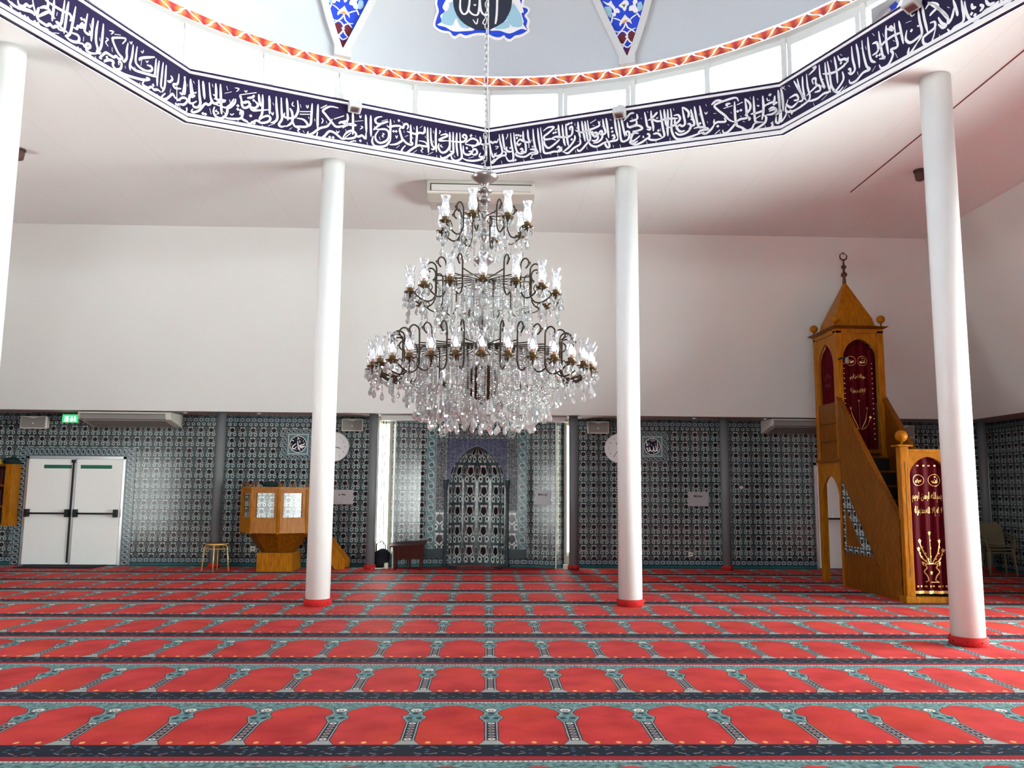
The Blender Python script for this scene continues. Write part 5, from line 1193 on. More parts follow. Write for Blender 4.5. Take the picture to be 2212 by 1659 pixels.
# ---------------------------------------------------------------- round preaching pulpit
pc = (-3.87, 15.92); rp = 0.68
t = thing('preaching_pulpit', 'round honey wood pulpit with tiled panels standing against the tiled wall', 'pulpit', (pc[0], pc[1], 0))
ph = R(-101 + 22.5 - 45)
def pv(i, r, z): a = ph + PI / 4 * i; return (pc[0] + r * math.cos(a), pc[1] + r * math.sin(a), z)
MB().box(-4.16, -3.52, 15.52, 16.30, 0.0, 0.34).build('plinth', m_wood, t, bevel=.008)
m = MB(); m.add([pv(i, .30, .32) for i in range(8)] + [pv(i, .62, .74) for i in range(8)], [(i, (i + 1) % 8, 8 + (i + 1) % 8, 8 + i) for i in range(8)] + [tuple(range(8))]); m.build('tapered_base', m_wood2, t)
m = MB(); m.add([pv(i, .60, .72) for i in range(8)] + [pv(i, .60, .78) for i in range(8)], [(i, (i + 1) % 8, 8 + (i + 1) % 8, 8 + i) for i in range(8)] + [tuple(range(8)), tuple(range(8, 16))]); m.build('floor_board', m_wood2, t)
for i in range(8):
    a, b = Vector(pv(i, rp, 0)), Vector(pv(i + 1, rp, 0)); e = (b - a).normalized(); L = (b - a).length
    am = ph + PI / 4 * (i + .5); n = Vector((math.cos(am), math.sin(am), 0))
    def f(s, z, d): return tuple(a + e * s + n * d + Vector((0, 0, z)))
    if i == 4: continue                                     # the way in, at the back by the steps
    m = MB(); m.frame([f(0, .72, -.02), f(L, .72, -.02), f(L, 1.50, -.02), f(0, 1.50, -.02)], [f(.085, .98, -.02), f(L - .085, .98, -.02), f(L - .085, 1.42, -.02), f(.085, 1.42, -.02)], tuple(n * .035)); m.build('wall_panel', m_wood, t, bevel=.006)
    m = MB(); m.add([f(.08, .97, -.015), f(L - .08, .97, -.015), f(L - .08, 1.43, -.015), f(.08, 1.43, -.015)], [(0, 1, 2, 3)], 0, [[(0.05, .02), (L - .11, .02), (L - .11, .48), (0.05, .48)]]); m.build('tile_window', m_inlay, t, fix=False)
    m = MB(); m.hexa([f(-.01, 1.49, -.04), f(L + .01, 1.49, -.04), f(L + .01, 1.49, .035), f(-.01, 1.49, .035)], [f(-.01, 1.53, -.04), f(L + .01, 1.53, -.04), f(L + .01, 1.53, .035), f(-.01, 1.53, .035)]); m.build('rail', m_wood, t)
    m = MB(); m.hexa([f(0, .70, -.02), f(L, .70, -.02), f(L, .70, .03), f(0, .70, .03)], [f(0, .93, -.02), f(L, .93, -.02), f(L, .93, .022), f(0, .93, .022)]); m.build('skirting', m_wood, t)
for i in range(8):
    v = pv(i, rp + .005, 0); MB().lathe([(.018, .68), (.032, .70), (.032, 1.49), (.03, 1.53)], (v[0], v[1], 0), 12).build('corner_post', m_wood, t)
    for q in ((0.0, 0.5) if i in (7, 1, 2) else (0.0,)):
        w = Vector(pv(i, rp, 0)).lerp(Vector(pv(i + 1, rp, 0)), q)
        MB().lathe([(.012, 1.53), (.022, 1.545), (.012, 1.56), (.026, 1.585), (.02, 1.605), (.002, 1.612)], (w.x, w.y, 0), 12).build('finial', m_wood2, t)
for s, y in enumerate((15.86, 16.36)):
    m = MB(); m.prism([(-3.28, y, .98), (-3.28, y, .60), (-2.80, y, 0.02), (-2.62, y, 0.02), (-2.60, y, .16)], (0, .04, 0)); m.build('stringer', m_wood, t)
for i in range(4):
    x = -2.80 - .15 * i; z = .14 + .155 * i; MB().box(x - .17, x, 15.90, 16.36, z, z + .03).build('step', m_wood2, t)
o = MB().lathe([(.03, 0), (.12, .005), (.15, .04), (.12, .075), (.05, .095), (.001, .10)], (-3.93, 15.34, 1.532), 16).build('skullcap', m_darkgreen); tag(o, 'dark cap lying on the front rail of the round pulpit', 'cap')
t = thing('microphone', 'thin black microphone standing on the rail of the round pulpit', 'microphone', (-3.83, 15.36, 1.53))
MB().lathe([(.05, 0), (.05, .015)], (-3.83, 15.40, 1.53), 14).build('base', m_black, t); MB().tube([(-3.83, 15.40, 1.54), (-3.84, 15.40, 1.68), (-3.82, 15.39, 1.74)], .008, 6).build('stem', m_black, t); MB().sphere((-3.815, 15.385, 1.765), .028, 10).build('head', m_black, t)

# ---------------------------------------------------------------- stepped pulpit (minbar)
X0, X1, XM = 5.84, 6.66, 6.25
YG, YT0, YT1 = 11.60, 13.60, 14.56
mt = thing('minbar', 'tall stepped wooden pulpit with pyramid roof and red velvet curtains', 'pulpit', (XM, 13, 0))
# gate
for nm, x in (('gate_post', X0), ('gate_post', X1 - .12)):
    o = MB().box(x, x + .12, YG, YG + .13, 0.0, 2.16).build(nm, m_wood, mt, bevel=.008)
    MB().box(x - .03, x + .15, YG - .03, YG + .16, 0, .09).build('post_foot', m_wood, o, bevel=.01)
    MB().box(x + .055, x + .061, YG - .002, YG + .01, .35, 1.95).build('groove', m_bookdark, o)
    MB().box(x - .045, x + .165, YG - .045, YG + .175, 2.16, 2.185).build('post_cap', m_wood, o, bevel=.005)
    MB().lathe([(.022, 2.185), (.016, 2.21), (.02, 2.235)], (x + .06, YG + .065, 0), 14).build('ball_stem', m_wood, o)
    MB().sphere((x + .06, YG + .065, 2.31), .085, 20).build('ball', m_wood, o)
ga = arch_pts(.285, 1.70, 2.02)
m = MB(); m.prism([(X0 + .12, YG + .03, 1.66)] + [(XM + x, YG + .03, z) for x, z in [(-.288, 1.66)] + ga + [(.288, 1.66)]] + [(X1 - .12, YG + .03, 1.66), (X1 - .12, YG + .03, 2.10), (X0 + .12, YG + .03, 2.10)], (0, .06, 0)); m.build('gate_arch', m_wood, mt)
MB().box(X0 + .10, X1 - .10, YG + .005, YG + .115, 2.085, 2.125).build('gate_lintel', m_wood, mt)
MB().box(X0 + .12, X1 - .12, YG + .04, YG + .6, 0.0, .075).build('threshold', m_wood, mt)

GOLD_VASE = [[(-.055, .30), (-.07, .36), (-.10, .42), (-.07, .47), (-.075, .52), (.075, .52), (.07, .47), (.10, .42), (.07, .36), (.055, .30)], [(-.09, .275), (.09, .275)], [(-.055, .30), (-.09, .275)], [(.055, .30), (.09, .275)], [(-.075, .52), (-.12, .55), (-.10, .50)], [(.075, .52), (.12, .55), (.10, .50)],
             [(-.05, .53), (-.13, .62), (-.17, .71)], [(-.03, .53), (-.09, .67), (-.145, .82)], [(0, .53), (0, .74), (-.005, .93)], [(.03, .53), (.09, .67), (.125, .82)], [(.05, .53), (.13, .60), (.185, .69)]]
GOLD_STAR = [(-.17, .73), (-.145, .84), (-.005, .95), (.125, .84), (.185, .71), (0, .40)]
def star(mb, c, r, f):
    mb.add([f(c[0] + rr * math.cos(PI / 2 + i * PI / 5), c[1] + rr * math.sin(PI / 2 + i * PI / 5)) for i, rr in enumerate([r, r * .55] * 5)], [tuple(range(10))])
def curtain(name, par, w, z0, f0, top, bright=True, folds=5):
    """velvet hanging; f0 maps (s, z, d) to 3d, s across -w..w"""
    m = MB(); NX, NZ = 40, 16
    def dep(s): return .018 * math.sin(s / w * folds * 2.2 + .6) + .008 * math.sin(s / w * 13)
    for j in range(NZ + 1):
        for i in range(NX + 1):
            s = -w + 2 * w * i / NX; zt = top(s); z = z0 + (zt - z0) * j / NZ
            m.v.append(f0(s, z, dep(s) * (1 - .6 * j / NZ)))
    for j in range(NZ):
        for i in range(NX):
            b = j * (NX + 1) + i; m.f.append([b, b + 1, b + NX + 2, b + NX + 1]); m.m.append(0); m.sm.append(True); m.uv.append(None)
    c = m.build(name, m_velvet, par, fix=False)
    return c, lambda s, z: f0(s, z, dep(s) * (1 - .6 * max(0, min(1, (z - z0) / (top(s) - z0)))) - .007)
def topf(a, hw):
    def g(s):
        s = max(-hw * .999, min(hw * .999, s))
        for (x0, z0), (x1, z1) in zip(a[:-1], a[1:]):
            if x0 <= s <= x1: return z0 + (z1 - z0) * (s - x0) / max(1e-6, x1 - x0)
        return a[0][1]
    return g
c, f = curtain('curtain', mt, .285, .12, lambda s, z, d: (XM + s, YG + .10 + d, z), topf(ga, .285))
m = MB()
for st in GOLD_VASE: ribbon(m, st, .014, f, k=4, taper=.8)
for q in GOLD_STAR: star(m, q, .034, f)
for st in GOLD_VASE[6:]:
    P = smooth_pts([Vector(p) for p in st], 4)
    for q in P[2:-1:2]: star(m, (q.x + .012, q.y), .014, f)
for i in range(14):
    z = .24 + i * .105
    for s in (-.262, .262):
        m.add([f(s - .012, z), f(s + .012, z), f(s + .012, z + .028), f(s - .012, z + .028)], [(0, 1, 2, 3)])
        m.add([f(s - .003, z + .04), f(s + .003, z + .04), f(s + .003, z + .09), f(s - .003, z + .09)], [(0, 1, 2, 3)])
for i in range(8):
    s = -.21 + i * .06; m.add([f(s - .013, .205), f(s + .013, .205), f(s + .013, .228), f(s - .013, .228)], [(0, 1, 2, 3)])
for i in range(4):
    s = -.12 + i * .08; m.add([f(s - .015, 1.885), f(s + .015, 1.885), f(s + .015, 1.905), f(s - .015, 1.905)], [(0, 1, 2, 3)])
ring2(m, (-.125, 1.69), .072, .079, f); ring2(m, (.11, 1.69), .080, .087, f)
for st in MUH[:3]: ribbon(m, [(-.125 + (p[0] - 570) / 225 * .055, 1.69 - (p[1] - 495) / 225 * .055) for p in st], .009, f)
for st in ALL_[:7]: ribbon(m, [(.11 + (p[0] - 1565) / 225 * .062, 1.69 - (p[1] - 730) / 225 * .062) for p in st], .009, f)
text_geo(m, shape('بسم الله الرحمن الرحيم'), f, -.01, 1.45, height=.15, width=.43)
text_geo(m, shape('لا إله إلا الله'), f, .085, 1.25, height=.13, width=.24)
text_geo(m, shape('محمد رسول الله'), f, -.125, 1.26, height=.13, width=.16)
m.build('gold_embroidery', m_gold, c, fix=False)
m = MB(); m.add([f(-.285 + .57 * i / 20, .115) for i in range(21)] + [f(-.285 + .57 * i / 20, .155) for i in range(21)], [(i, i + 1, 22 + i, 21 + i) for i in range(20)]); m.build('gold_fringe', m_gold, c, fix=False)

# flanks: carved slanting rail, tiled triangle, plain base
for nm, x, dx, sg in (('flank', X0, .04, -1), ('flank', X1 - .04, .04, 1)):
    xo = X0 - .002 if sg < 0 else X1 + .002
    loop = [(x, YG + .13, 0), (x, YT1, 0), (x, YT1, .0), (x, YT0, 0)]
    m = MB(); m.prism([(x, YG + .10, 0.0), (x, YT0 + .02, 0.0), (x, YT0 + .02, 3.02), (x, YG + .10, 1.06)], (dx, 0, 0)); fl = m.build('flank', m_wood2, mt)
    m = MB(); o_ = -.018 if sg < 0 else .018
    xb = X0 if sg < 0 else X1
    m.prism([(xb, YG + .11, .05), (xb, YG + .11, 1.08), (xb, YT0 + .01, 3.05), (xb, YT0 + .01, 1.82), (xb, 12.42, .50), (xb, YG + .60, .05)], (o_, 0, 0)); m.build('slanting_panel', m_carved, fl, bevel=.004)
    m = MB(); m.prism([(X0 - .02 if sg < 0 else X1 - .06, YG + .09, 1.07), (X0 - .02 if sg < 0 else X1 - .06, YT0 + .02, 3.04), (X0 - .02 if sg < 0 else X1 - .06, YT0 + .02, 3.10), (X0 - .02 if sg < 0 else X1 - .06, YG + .09, 1.13)], (.08, 0, 0)); m.build('handrail', m_wood2, fl)
    xt = xb + o_ * .35; a, b, d = (13.56, 1.72), (13.56, .55), (12.53, .55)
    m = MB(); m.add([(xt, a[0], a[1]), (xt, b[0], b[1]), (xt, d[0], d[1])], [(0, 1, 2)], 0, [[(a[0], a[1]), (b[0], b[1]), (d[0], d[1])]]); tr = m.build('tile_triangle', m_inlay, fl, fix=False)
    m = MB(); m.prism([(xt, 13.46, 1.26), (xt, 13.46, .66), (xt, 12.92, .66)], (o_ * .5, 0, 0)); m.build('inner_panel', m_wood2, fl)
    m = MB(); m.prism([(xb, 13.60, .05), (xb, 13.60, .47), (xb, 12.44, .47), (xb, 12.10, .05)], (o_ * .6, 0, 0)); m.build('base_panel', m_wood2, fl)
for i in range(9):
    y = YG + .30 + i * .20; z = .22 + i * .235
    MB().box(X0 + .04, X1 - .04, y, y + .22, z - .03, z).build('stair_tread', m_wood2, mt)
    MB().box(X0 + .04, X1 - .04, y + .02, y + .035, z - .235, z - .03).build('stair_riser', m_bookdark, mt)
# tower
for x in (X0, X1 - .11):
    for y in (YT0, YT1 - .11): MB().box(x, x + .11, y, y + .11, 0, 4.22).build('tower_post', m_wood, mt, bevel=.006)
MB().box(X0 + .02, X1 - .02, YT0 + .02, YT1 - .02, 2.16, 2.22).build('platform', m_wood2, mt)
ya, yb = YT0 + .11, YT1 - .11; ym = (ya + yb) / 2; hw = (yb - ya) / 2
for sg, xb in ((-1, X0), (1, X1)):
    x0, dxx = (X0 + .015, .04) if sg < 0 else (X1 - .055, .04)
    # below: open pointed arch, moulding, panel; above: arch with curtain
    al = arch_pts(hw - .02, 1.36, 1.80)
    m = MB(); m.prism([(x0, ya, 1.30)] + [(x0, ym + y, z) for y, z in [(-hw + .02, 1.30)] + al + [(hw - .02, 1.30)]] + [(x0, yb, 1.30), (x0, yb, 2.02), (x0, ya, 2.02)], (dxx, 0, 0)); m.build('side_arch', m_wood, mt)
    MB().box(X0 - .03 if sg < 0 else X1 - .05, X0 + .05 if sg < 0 else X1 + .03, YT0 - .02, YT1 + .02, 2.02, 2.07).build('moulding', m_wood2, mt, bevel=.006)
    MB().box(x0, x0 + dxx, ya, yb, 2.07, 3.02).build('side_panel', m_wood2, mt)
    for z in (2.36, 2.66): MB().box(X0 + .010 if sg < 0 else X1 - .02, X0 + .02 if sg < 0 else X1 - .010, ya + .04, yb - .04, z, z + .012).build('panel_groove', m_bookdark, mt)
    al = arch_pts(hw - .05, 3.62, 4.06)
    m = MB(); m.prism([(x0, ya, 3.02), (x0, ya, 4.20), (x0, yb, 4.20), (x0, yb, 3.02)] + [(x0, ym + y, z) for y, z in [(hw - .05, 3.02)] + al[::-1] + [(-hw + .05, 3.02)]], (dxx, 0, 0)); m.build('side_window_arch', m_wood, mt)
    cx_ = X0 + .075 if sg < 0 else X1 - .075
    c, f = curtain('curtain', mt, hw - .03, 3.02, lambda s, z, d, cx_=cx_, sg=sg: (cx_ - d * sg, ym + s * -sg * -1, z), topf(arch_pts(hw - .03, 3.62, 4.08), hw - .03))
    m = MB()
    fs_ = lambda a, b, cx_=cx_, sg=sg: (cx_ + sg * .03, ym + a * (-1 if sg < 0 else 1), b)
    text_geo(m, shape('بسم الله الرحمن الرحيم'), lambda a, b: fs_(a, b - 2 * a * a), 0, 3.50, height=.09, width=.26)
    text_geo(m, shape('لا إله إلا الله'), lambda a, b: fs_(a, b + 2 * a * a), 0, 3.32, height=.09, width=.24)
    m.build('gold_embroidery', plain('dull_gold_thread', (.22, .06, .05), .6), c, fix=False)
fa = arch_pts(.285, 3.74, 4.08)
m = MB(); m.prism([(X0 + .11, YT0 + .015, 3.68)] + [(XM + x, YT0 + .015, z) for x, z in [(-.288, 3.68)] + fa + [(.288, 3.68)]] + [(X1 - .11, YT0 + .015, 3.68), (X1 - .11, YT0 + .015, 4.20), (X0 + .11, YT0 + .015, 4.20)], (0, .05, 0)); m.build('front_arch', m_wood, mt)
c, f = curtain('curtain', mt, .27, 2.24, lambda s, z, d: (XM + s, YT0 + .12 + d, z), topf(arch_pts(.285, 3.74, 4.08), .285))
m = MB(); z0 = 2.05
for st in GOLD_VASE[6:]: ribbon(m, [(p[0], p[1] * 1.15 + z0 - .10) for p in st], .008, f, taper=.8)
for q in GOLD_STAR: star(m, (q[0], q[1] * 1.15 + z0 - .10), .026, f)
ring2(m, (-.115, 3.72), .078, .083, f); ring2(m, (.085, 3.72), .078, .083, f)
for st in MUH[:3]: ribbon(m, [(-.115 + (p[0] - 570) / 225 * .06, 3.72 - (p[1] - 495) / 225 * .06) for p in st], .009, f)
for st in ALL_[:7]: ribbon(m, [(.085 + (p[0] - 1565) / 225 * .06, 3.72 - (p[1] - 730) / 225 * .06) for p in st], .009, f)
f3 = lambda a, b: f(a, b - 1.2 * a * a); f4 = lambda a, b: f(a, b + 1.2 * a * a)
text_geo(m, shape('بسم الله الرحمن الرحيم'), f3, -.01, 3.45, height=.10, width=.26)
text_geo(m, shape('لا إله إلا الله محمد رسول الله'), f4, -.01, 3.20, height=.09, width=.26)
for i in range(16):
    for s in (-.235, .235): star(m, (s, 2.4 + i * .085), .012, f)
m.build('gold_embroidery', m_gold, c, fix=False)
MB().box(X0 - .0, X1 + .0, YT0 - .0, YT1 + .0, 4.18, 4.25).build('tower_head', m_wood, mt)
m = MB(); q = .075; m.hexa([(X0 - .01, YT0 - .01, 4.25), (X1 + .01, YT0 - .01, 4.25), (X1 + .01, YT1 + .01, 4.25), (X0 - .01, YT1 + .01, 4.25)], [(X0 - q, YT0 - q, 4.285), (X1 + q, YT0 - q, 4.285), (X1 + q, YT1 + q, 4.285), (X0 - q, YT1 + q, 4.285)]); m.build('cornice', m_wood2, mt)
yc = (YT0 + YT1) / 2; a = .34
MB().box(XM - a - .03, XM + a + .03, yc - a - .03, yc + a + .03, 4.285, 4.33).build('roof_plinth', m_wood2, mt)
m = MB(); v = [(XM - a, yc - a), (XM + a, yc - a), (XM + a, yc + a), (XM - a, yc + a)]; w = [(XM - a * .93, yc - a * .93), (XM + a * .93, yc - a * .93), (XM + a * .93, yc + a * .93), (XM - a * .93, yc + a * .93)]
m.add([(x, y, 4.33) for x, y in v] + [(x, y, 4.46) for x, y in w] + [(XM, yc, 5.20)], [(0, 1, 5, 4), (1, 2, 6, 5), (2, 3, 7, 6), (3, 0, 4, 7), (4, 5, 8), (5, 6, 8), (6, 7, 8), (7, 4, 8), (3, 2, 1, 0)]); m.build('pyramid_roof', m_wood, mt)
fz = 5.14
fn = MB().lathe([(.03, 0), (.03, .08), (.022, .12), (.05, .15), (.055, .175), (.045, .20), (.02, .22), (.018, .27), (.04, .29), (.045, .315), (.035, .335), (.016, .35), (.014, .42), (.02, .43)], (XM, yc, fz), 16).build('finial', m_finial, mt)
m = MB(); cz = fz + .50; n = 26; A = [PI / 2 + .42 + (2 * PI - .84) * i / n for i in range(n + 1)]
m.tube([(XM + .062 * math.cos(t_), yc, cz + .062 * math.sin(t_)) for t_ in A], [.004 + .011 * math.sin(PI * i / n) for i in range(n + 1)], 8); m.build('crescent', m_finial, fn)
m = MB(); m.prism([(XM + r_ * math.cos(PI / 2 + i * PI / 5), yc - .004, cz + .058 + r_ * math.sin(PI / 2 + i * PI / 5)) for i, r_ in enumerate([.032, .013] * 5)], (0, .008, 0)); m.build('star', m_finial, fn)
for x in (X0 + .02, X1 - .02):
    for y in (YT0 + .02, YT1 - .02):
        o = MB().sphere((x, y, 4.42), .070, 18).build('ball', m_wood, mt); MB().lathe([(.02, 4.285), (.012, 4.31), (.016, 4.36)], (x, y, 0), 12).build('ball_stem', m_wood2, o)
t = thing('microphone', 'black microphone clipped to the tower post of the stepped pulpit', 'microphone', (5.87, 13.5, 3.72))
MB().tube([(5.88, 13.60, 3.72), (5.90, 13.55, 3.74), (5.96, 13.50, 3.72)], .014, 8).build('arm', m_black, t); MB().lathe([(.03, -.05), (.034, 0), (.02, .05)], (5.975, 13.49, 3.69), 12).build('head', m_greyplastic, t)

# ---------------------------------------------------------------- chandelier
ch = thing('chandelier', 'huge three tier crystal chandelier hanging from the dome on a chain', 'chandelier', (CX, CY, 1.9))
c0 = (CX, CY, 0)
def lathe_part(name, prof, mat, n=28): return MB().lathe(prof, c0, n).build(name, mat, ch)
# chain
m = MB(); z = 3.98; i = 0
while z < 10.8:
    ax = (1, 0) if i % 2 == 0 else (0, 1)
    pts = [(CX + ax[0] * .014 * math.cos(t_), CY + ax[1] * .014 * math.cos(t_), z + .03 * math.sin(t_)) for t_ in [2 * PI * k_ / 10 for k_ in range(11)]]
    m.tube(pts, .0045, 5, caps=False); z += .046; i += 1
m.build('chain', plain('chain_steel', (.40, .40, .40), .4, .8), ch)
MB().tube([(CX + .05, CY, 3.96), (CX + .035, CY - .01, 4.15), (CX + .012, CY - .01, 4.6), (CX + .012, CY, 10.8)], .004, 6).build('power_cord', plain('pale_cord', (.5, .48, .5), .5), ch)
lathe_part('canopy', [(.006, 3.965), (.03, 3.955), (.05, 3.945), (.101, 3.93), (.106, 3.918), (.085, 3.895), (.05, 3.872), (.030, 3.855), (.026, 3.835), (.034, 3.822), (.056, 3.812), (.060, 3.802), (.040, 3.79), (.025, 3.78), (.022, 3.765), (.036, 3.752), (.046, 3.735), (.046, 3.725), (.024, 3.712)], m_pewter, 36)
lathe_part('stem', [(.024, 3.715), (.022, 3.685), (.030, 3.675), (.022, 3.665), (.028, 3.63), (.040, 3.605), (.038, 3.588), (.02, 3.572), (.018, 3.55), (.024, 3.54), (.018, 3.53), (.02, 3.50), (.036, 3.47), (.042, 3.44), (.036, 3.415), (.018, 3.395), (.016, 3.37), (.024, 3.36), (.016, 3.35), (.024, 3.34), (.016, 3.325), (.04, 3.30), (.072, 3.27), (.078, 3.25), (.06, 3.235), (.03, 3.205), (.016, 3.18), (.014, 3.12)], m_pewter, 32)
lathe_part('middle_hub', [(.014, 3.13), (.03, 3.115), (.036, 3.09), (.03, 3.06), (.014, 3.04), (.016, 3.0), (.045, 2.975), (.058, 2.94), (.055, 2.91), (.03, 2.885), (.016, 2.87), (.014, 2.82), (.05, 2.80), (.072, 2.77), (.070, 2.745), (.05, 2.72), (.02, 2.70), (.016, 2.66)], m_pewter, 32)
lathe_part('lower_hub', [(.016, 2.665), (.04, 2.64), (.05, 2.60), (.042, 2.565), (.018, 2.54), (.022, 2.46), (.05, 2.44), (.075, 2.42)], m_bronze, 32)
lathe_part('vase_body', [(.075, 2.425), (.108, 2.39), (.116, 2.34), (.114, 2.26), (.100, 2.21), (.05, 2.175), (.02, 2.16), (.012, 2.13), (.022, 2.115), (.001, 2.10)], m_amber, 32)
def facet(m, prof, x, y, z, n):
    """one cut stone, turned and tilted a little at random"""
    k0 = len(m.v); m.lathe(prof, (0, 0, 0), n, 0, False, random.random() * 6)
    tx, ty = random.uniform(-.22, .22), random.uniform(-.22, .22)
    h = prof[0][1]
    for i in range(k0, len(m.v)):
        p = m.v[i]; d = p[2] - h
        m.v[i] = (x + p[0] + d * tx, y + p[1] + d * ty, z + p[2] - p[0] * tx - p[1] * ty)
def drop(m, x, y, z, s=1.0):
    """top bead and pear of cut glass hanging from z"""
    facet(m, [(.0005, 0), (.006 * s, -.006 * s), (.0005, -.013 * s)], x, y, z, 6)
    facet(m, [(.0005, -.014 * s), (.004 * s, -.022 * s), (.0115 * s, -.042 * s), (.0118 * s, -.050 * s), (.008 * s, -.060 * s), (.0005, -.066 * s)], x, y, z, 7)
def beads(m, x, y, z, n, r=.0072, pear=1.2):
    for i in range(n): facet(m, [(.0005, 0), (r, -r * .8), (r, -r * 1.2), (.0005, -2 * r)], x, y, z - i * r * 2.05, 6)
    if pear: drop(m, x, y, z - n * r * 2.05, pear)
def arm_set(n, ph0, RR, z0, rpost, zh, zr, zt, zb, shade_mat, hub_r):
    """n scroll arms; the first is modelled, the rest are copies turned about the stem"""
    def p(r, z): return (r, 0.0, z)
    root = None
    cur = smooth_pts([p(hub_r, zh), p(rpost, zr)], 2)
    m = MB(); m.tube([p(hub_r, zh), p((hub_r + rpost) / 2, (zh + zr) / 2 - .004), p(rpost, zr)], .0048, 6)
    d = RR - rpost
    hook = [p(rpost, zr - .12), p(rpost, zr + .02), p(rpost + .004, zt - .03), p(rpost + d * .12, zt - .004), p(rpost + d * .26, zt - .002), p(rpost + d * .38, zt - .03), p(rpost + d * .34, zt - .06), p(rpost + d * .24, zt - .075)]
    m.tube(smooth_pts(hook, 4), .0062, 7)
    j = [p(rpost, zr - .10), p(rpost + .002, zb + .06), p(rpost + d * .16, zb + .012), p(rpost + d * .38, zb), p(rpost + d * .62, zb + .02), p(rpost + d * .82, zb + .05), p(RR, z0 - .012)]
    m.tube(smooth_pts(j, 4), .0062, 7)
    sc1 = [p(rpost + d * .70, zb + .03), p(rpost + d * .62, zb + .06), p(rpost + d * .72, zb + .085), p(rpost + d * .80, zb + .065)]
    m.tube(smooth_pts(sc1, 4), .004, 6)
    lf = [p(rpost + d * .38, zt - .03), p(rpost + d * .46, zt - .045), p(rpost + d * .40, zt - .06)]
    m.tube(smooth_pts(lf, 3), [.003] * 2 + [.007] * 2 + [.003] * 3, 6)
    m.tube([p(RR, z0 - .04), p(RR, z0 - .012)], [.004, .010], 7)
    arm = m.build('arm', m_bronze)
    cup = MB().lathe([(.010, z0 - .016), (.022, z0 - .010), (.044, z0), (.046, z0 + .005), (.024, z0 + .007), (.024, z0 + .028), (.028, z0 + .032), (.020, z0 + .034)], (RR, 0, 0), 20).build('drip_pan', m_brass)
    bulb = MB().lathe([(.007, z0 + .034), (.007, z0 + .052), (.015, z0 + .062), (.020, z0 + .080), (.016, z0 + .102), (.006, z0 + .124), (.001, z0 + .131)], (RR, 0, 0), 12)
    sl = MB().lathe([(.010, z0 + .02), (.010, z0 + .058)], (RR, 0, 0), 10).build('candle_sleeve', m_candle)
    bulb = bulb.build('bulb', m_bulb)
    sh = MB(); H = .172
    prof = [(.0225, .030), (.027, .040), (.0355, .062), (.037, .085), (.032, .112), (.0262, .142), (.0262, .158), (.034, .180), (.0405, .196)]
    sh.lathe([(r, z0 + z * H / .172) for r, z in prof], (RR, 0, 0), 26); sh.f = sh.f[:-2]; sh.m = sh.m[:-2]; sh.sm = sh.sm[:-2]; sh.uv = sh.uv[:-2]
    shade = sh.build('glass_shade', shade_mat)
    m = MB()
    for i in range(6):
        a = 2 * PI * i / 6; drop(m, RR + .040 * math.cos(a), .040 * math.sin(a), z0 - .004, 1.0)
    for k_, (r, zz, s) in enumerate(((RR - .0, z0 - .045, 1.5), (rpost + d * .38, zb - .008, 1.25), (rpost + .0, zb + .04, 1.0))): beads(m, r, 0.012 * (k_ - 1), zz, 2 + (k_ == 0) * 2, .006, s)
    trim = m.build('crystal_trim', m_crystal); trim['kind'] = 'stuff'
    arms = []
    for i in range(n):
        q = (arm, cup, sl, bulb, shade, trim) if i == 0 else None
        if q is None:
            a_ = arm.copy(); col.objects.link(a_)
            for o in (cup, sl, bulb, shade, trim):
                e = o.copy(); col.objects.link(e); e.parent = a_
        else:
            a_ = arm
            for o in q[1:]: o.parent = arm
        a_.parent = ch; a_.location = (0, 0, -1.9); a_.rotation_euler = (0, 0, ph0 + 2 * PI * i / n)
        arms.append(a_)
    return arms
arm_set(30, -PI / 2, .83, 2.38, .60, 2.590, 2.535, 2.655, 2.315, m_shade_low, .045)
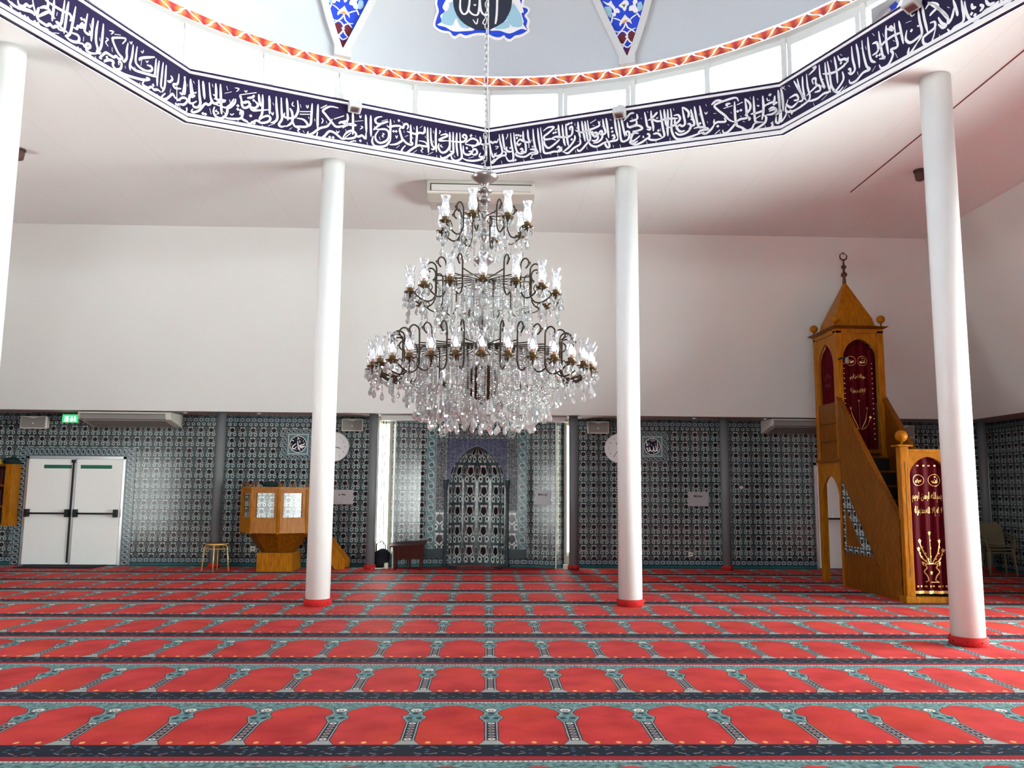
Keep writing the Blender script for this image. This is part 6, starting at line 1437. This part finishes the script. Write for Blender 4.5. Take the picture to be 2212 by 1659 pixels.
arm_set(15, -PI / 2, .57, 2.95, .37, 3.095, 3.10, 3.195, 2.895, m_shade_mid, .034)
arm_set(8, -PI / 2 + R(-14), .34, 3.50, .185, 3.60, 3.60, 3.675, 3.42, m_shade_top, .036)
# bead curtains: each string its own part, at most a hundred of them; the inner rest as one
rings = []
def ring_wire(r, z): MB().tube([(CX + r * math.cos(2 * PI * i / 48), CY + r * math.sin(2 * PI * i / 48), z) for i in range(49)], .0025, 5, caps=False).build('wire_ring', m_bronze, ch)
cache = {}
def strings(n, r, z, nb, pear, ph0, jit=0):
    for i in range(n):
        a = ph0 + 2 * PI * i / n
        rings.append((r, a, z, nb - (i % 3) * jit, pear))
for r, z in ((.50, 2.50), (.40, 2.53), (.27, 2.56), (.36, 3.05), (.22, 3.08), (.18, 3.58)): ring_wire(r, z)
strings(52, .50, 2.50, 26, 1.6, 0, 1)
strings(20, .30, 3.05, 20, 1.3, .1, 2)
strings(10, .18, 3.58, 17, 1.3, .15, 2)
strings(18, .40, 2.53, 33, 1.7, .2, 2)
first = len(rings)
strings(18, .40, 2.53, 33, 1.7, .37, 2)
strings(52, .47, 2.51, 28, 1.5, .06, 2)
strings(18, .13, 2.50, 30, 1.3, .06, 2)
strings(24, .34, 3.05, 17, 1.3, .05, 2)
strings(24, .27, 2.56, 36, 1.6, .05, 1)
strings(20, .16, 3.06, 24, 1.3, .05, 2)
strings(26, .58, 2.33, 9, 1.3, .1, 2)
rest = MB()
for i, (r, a, z, nb, pear) in enumerate(rings):
    r += random.uniform(-.012, .012); x, y = CX + r * math.cos(a), CY + r * math.sin(a)
    if i < 100:
        if (nb, pear) not in cache:
            m = MB(); beads(m, 0, 0, 0, nb, .0072, pear)
            o = m.build('bead_string', m_crystal); cache[(nb, pear)] = o
        else:
            o = cache[(nb, pear)].copy(); col.objects.link(o)
        o.parent = ch; o.location = (r * math.cos(a), r * math.sin(a), z - 1.9); o.rotation_euler = (0, 0, a)
    else: beads(rest, x, y, z, nb, .0072, pear)
o = rest.build('inner_bead_strings', m_crystal, ch); o['kind'] = 'stuff'
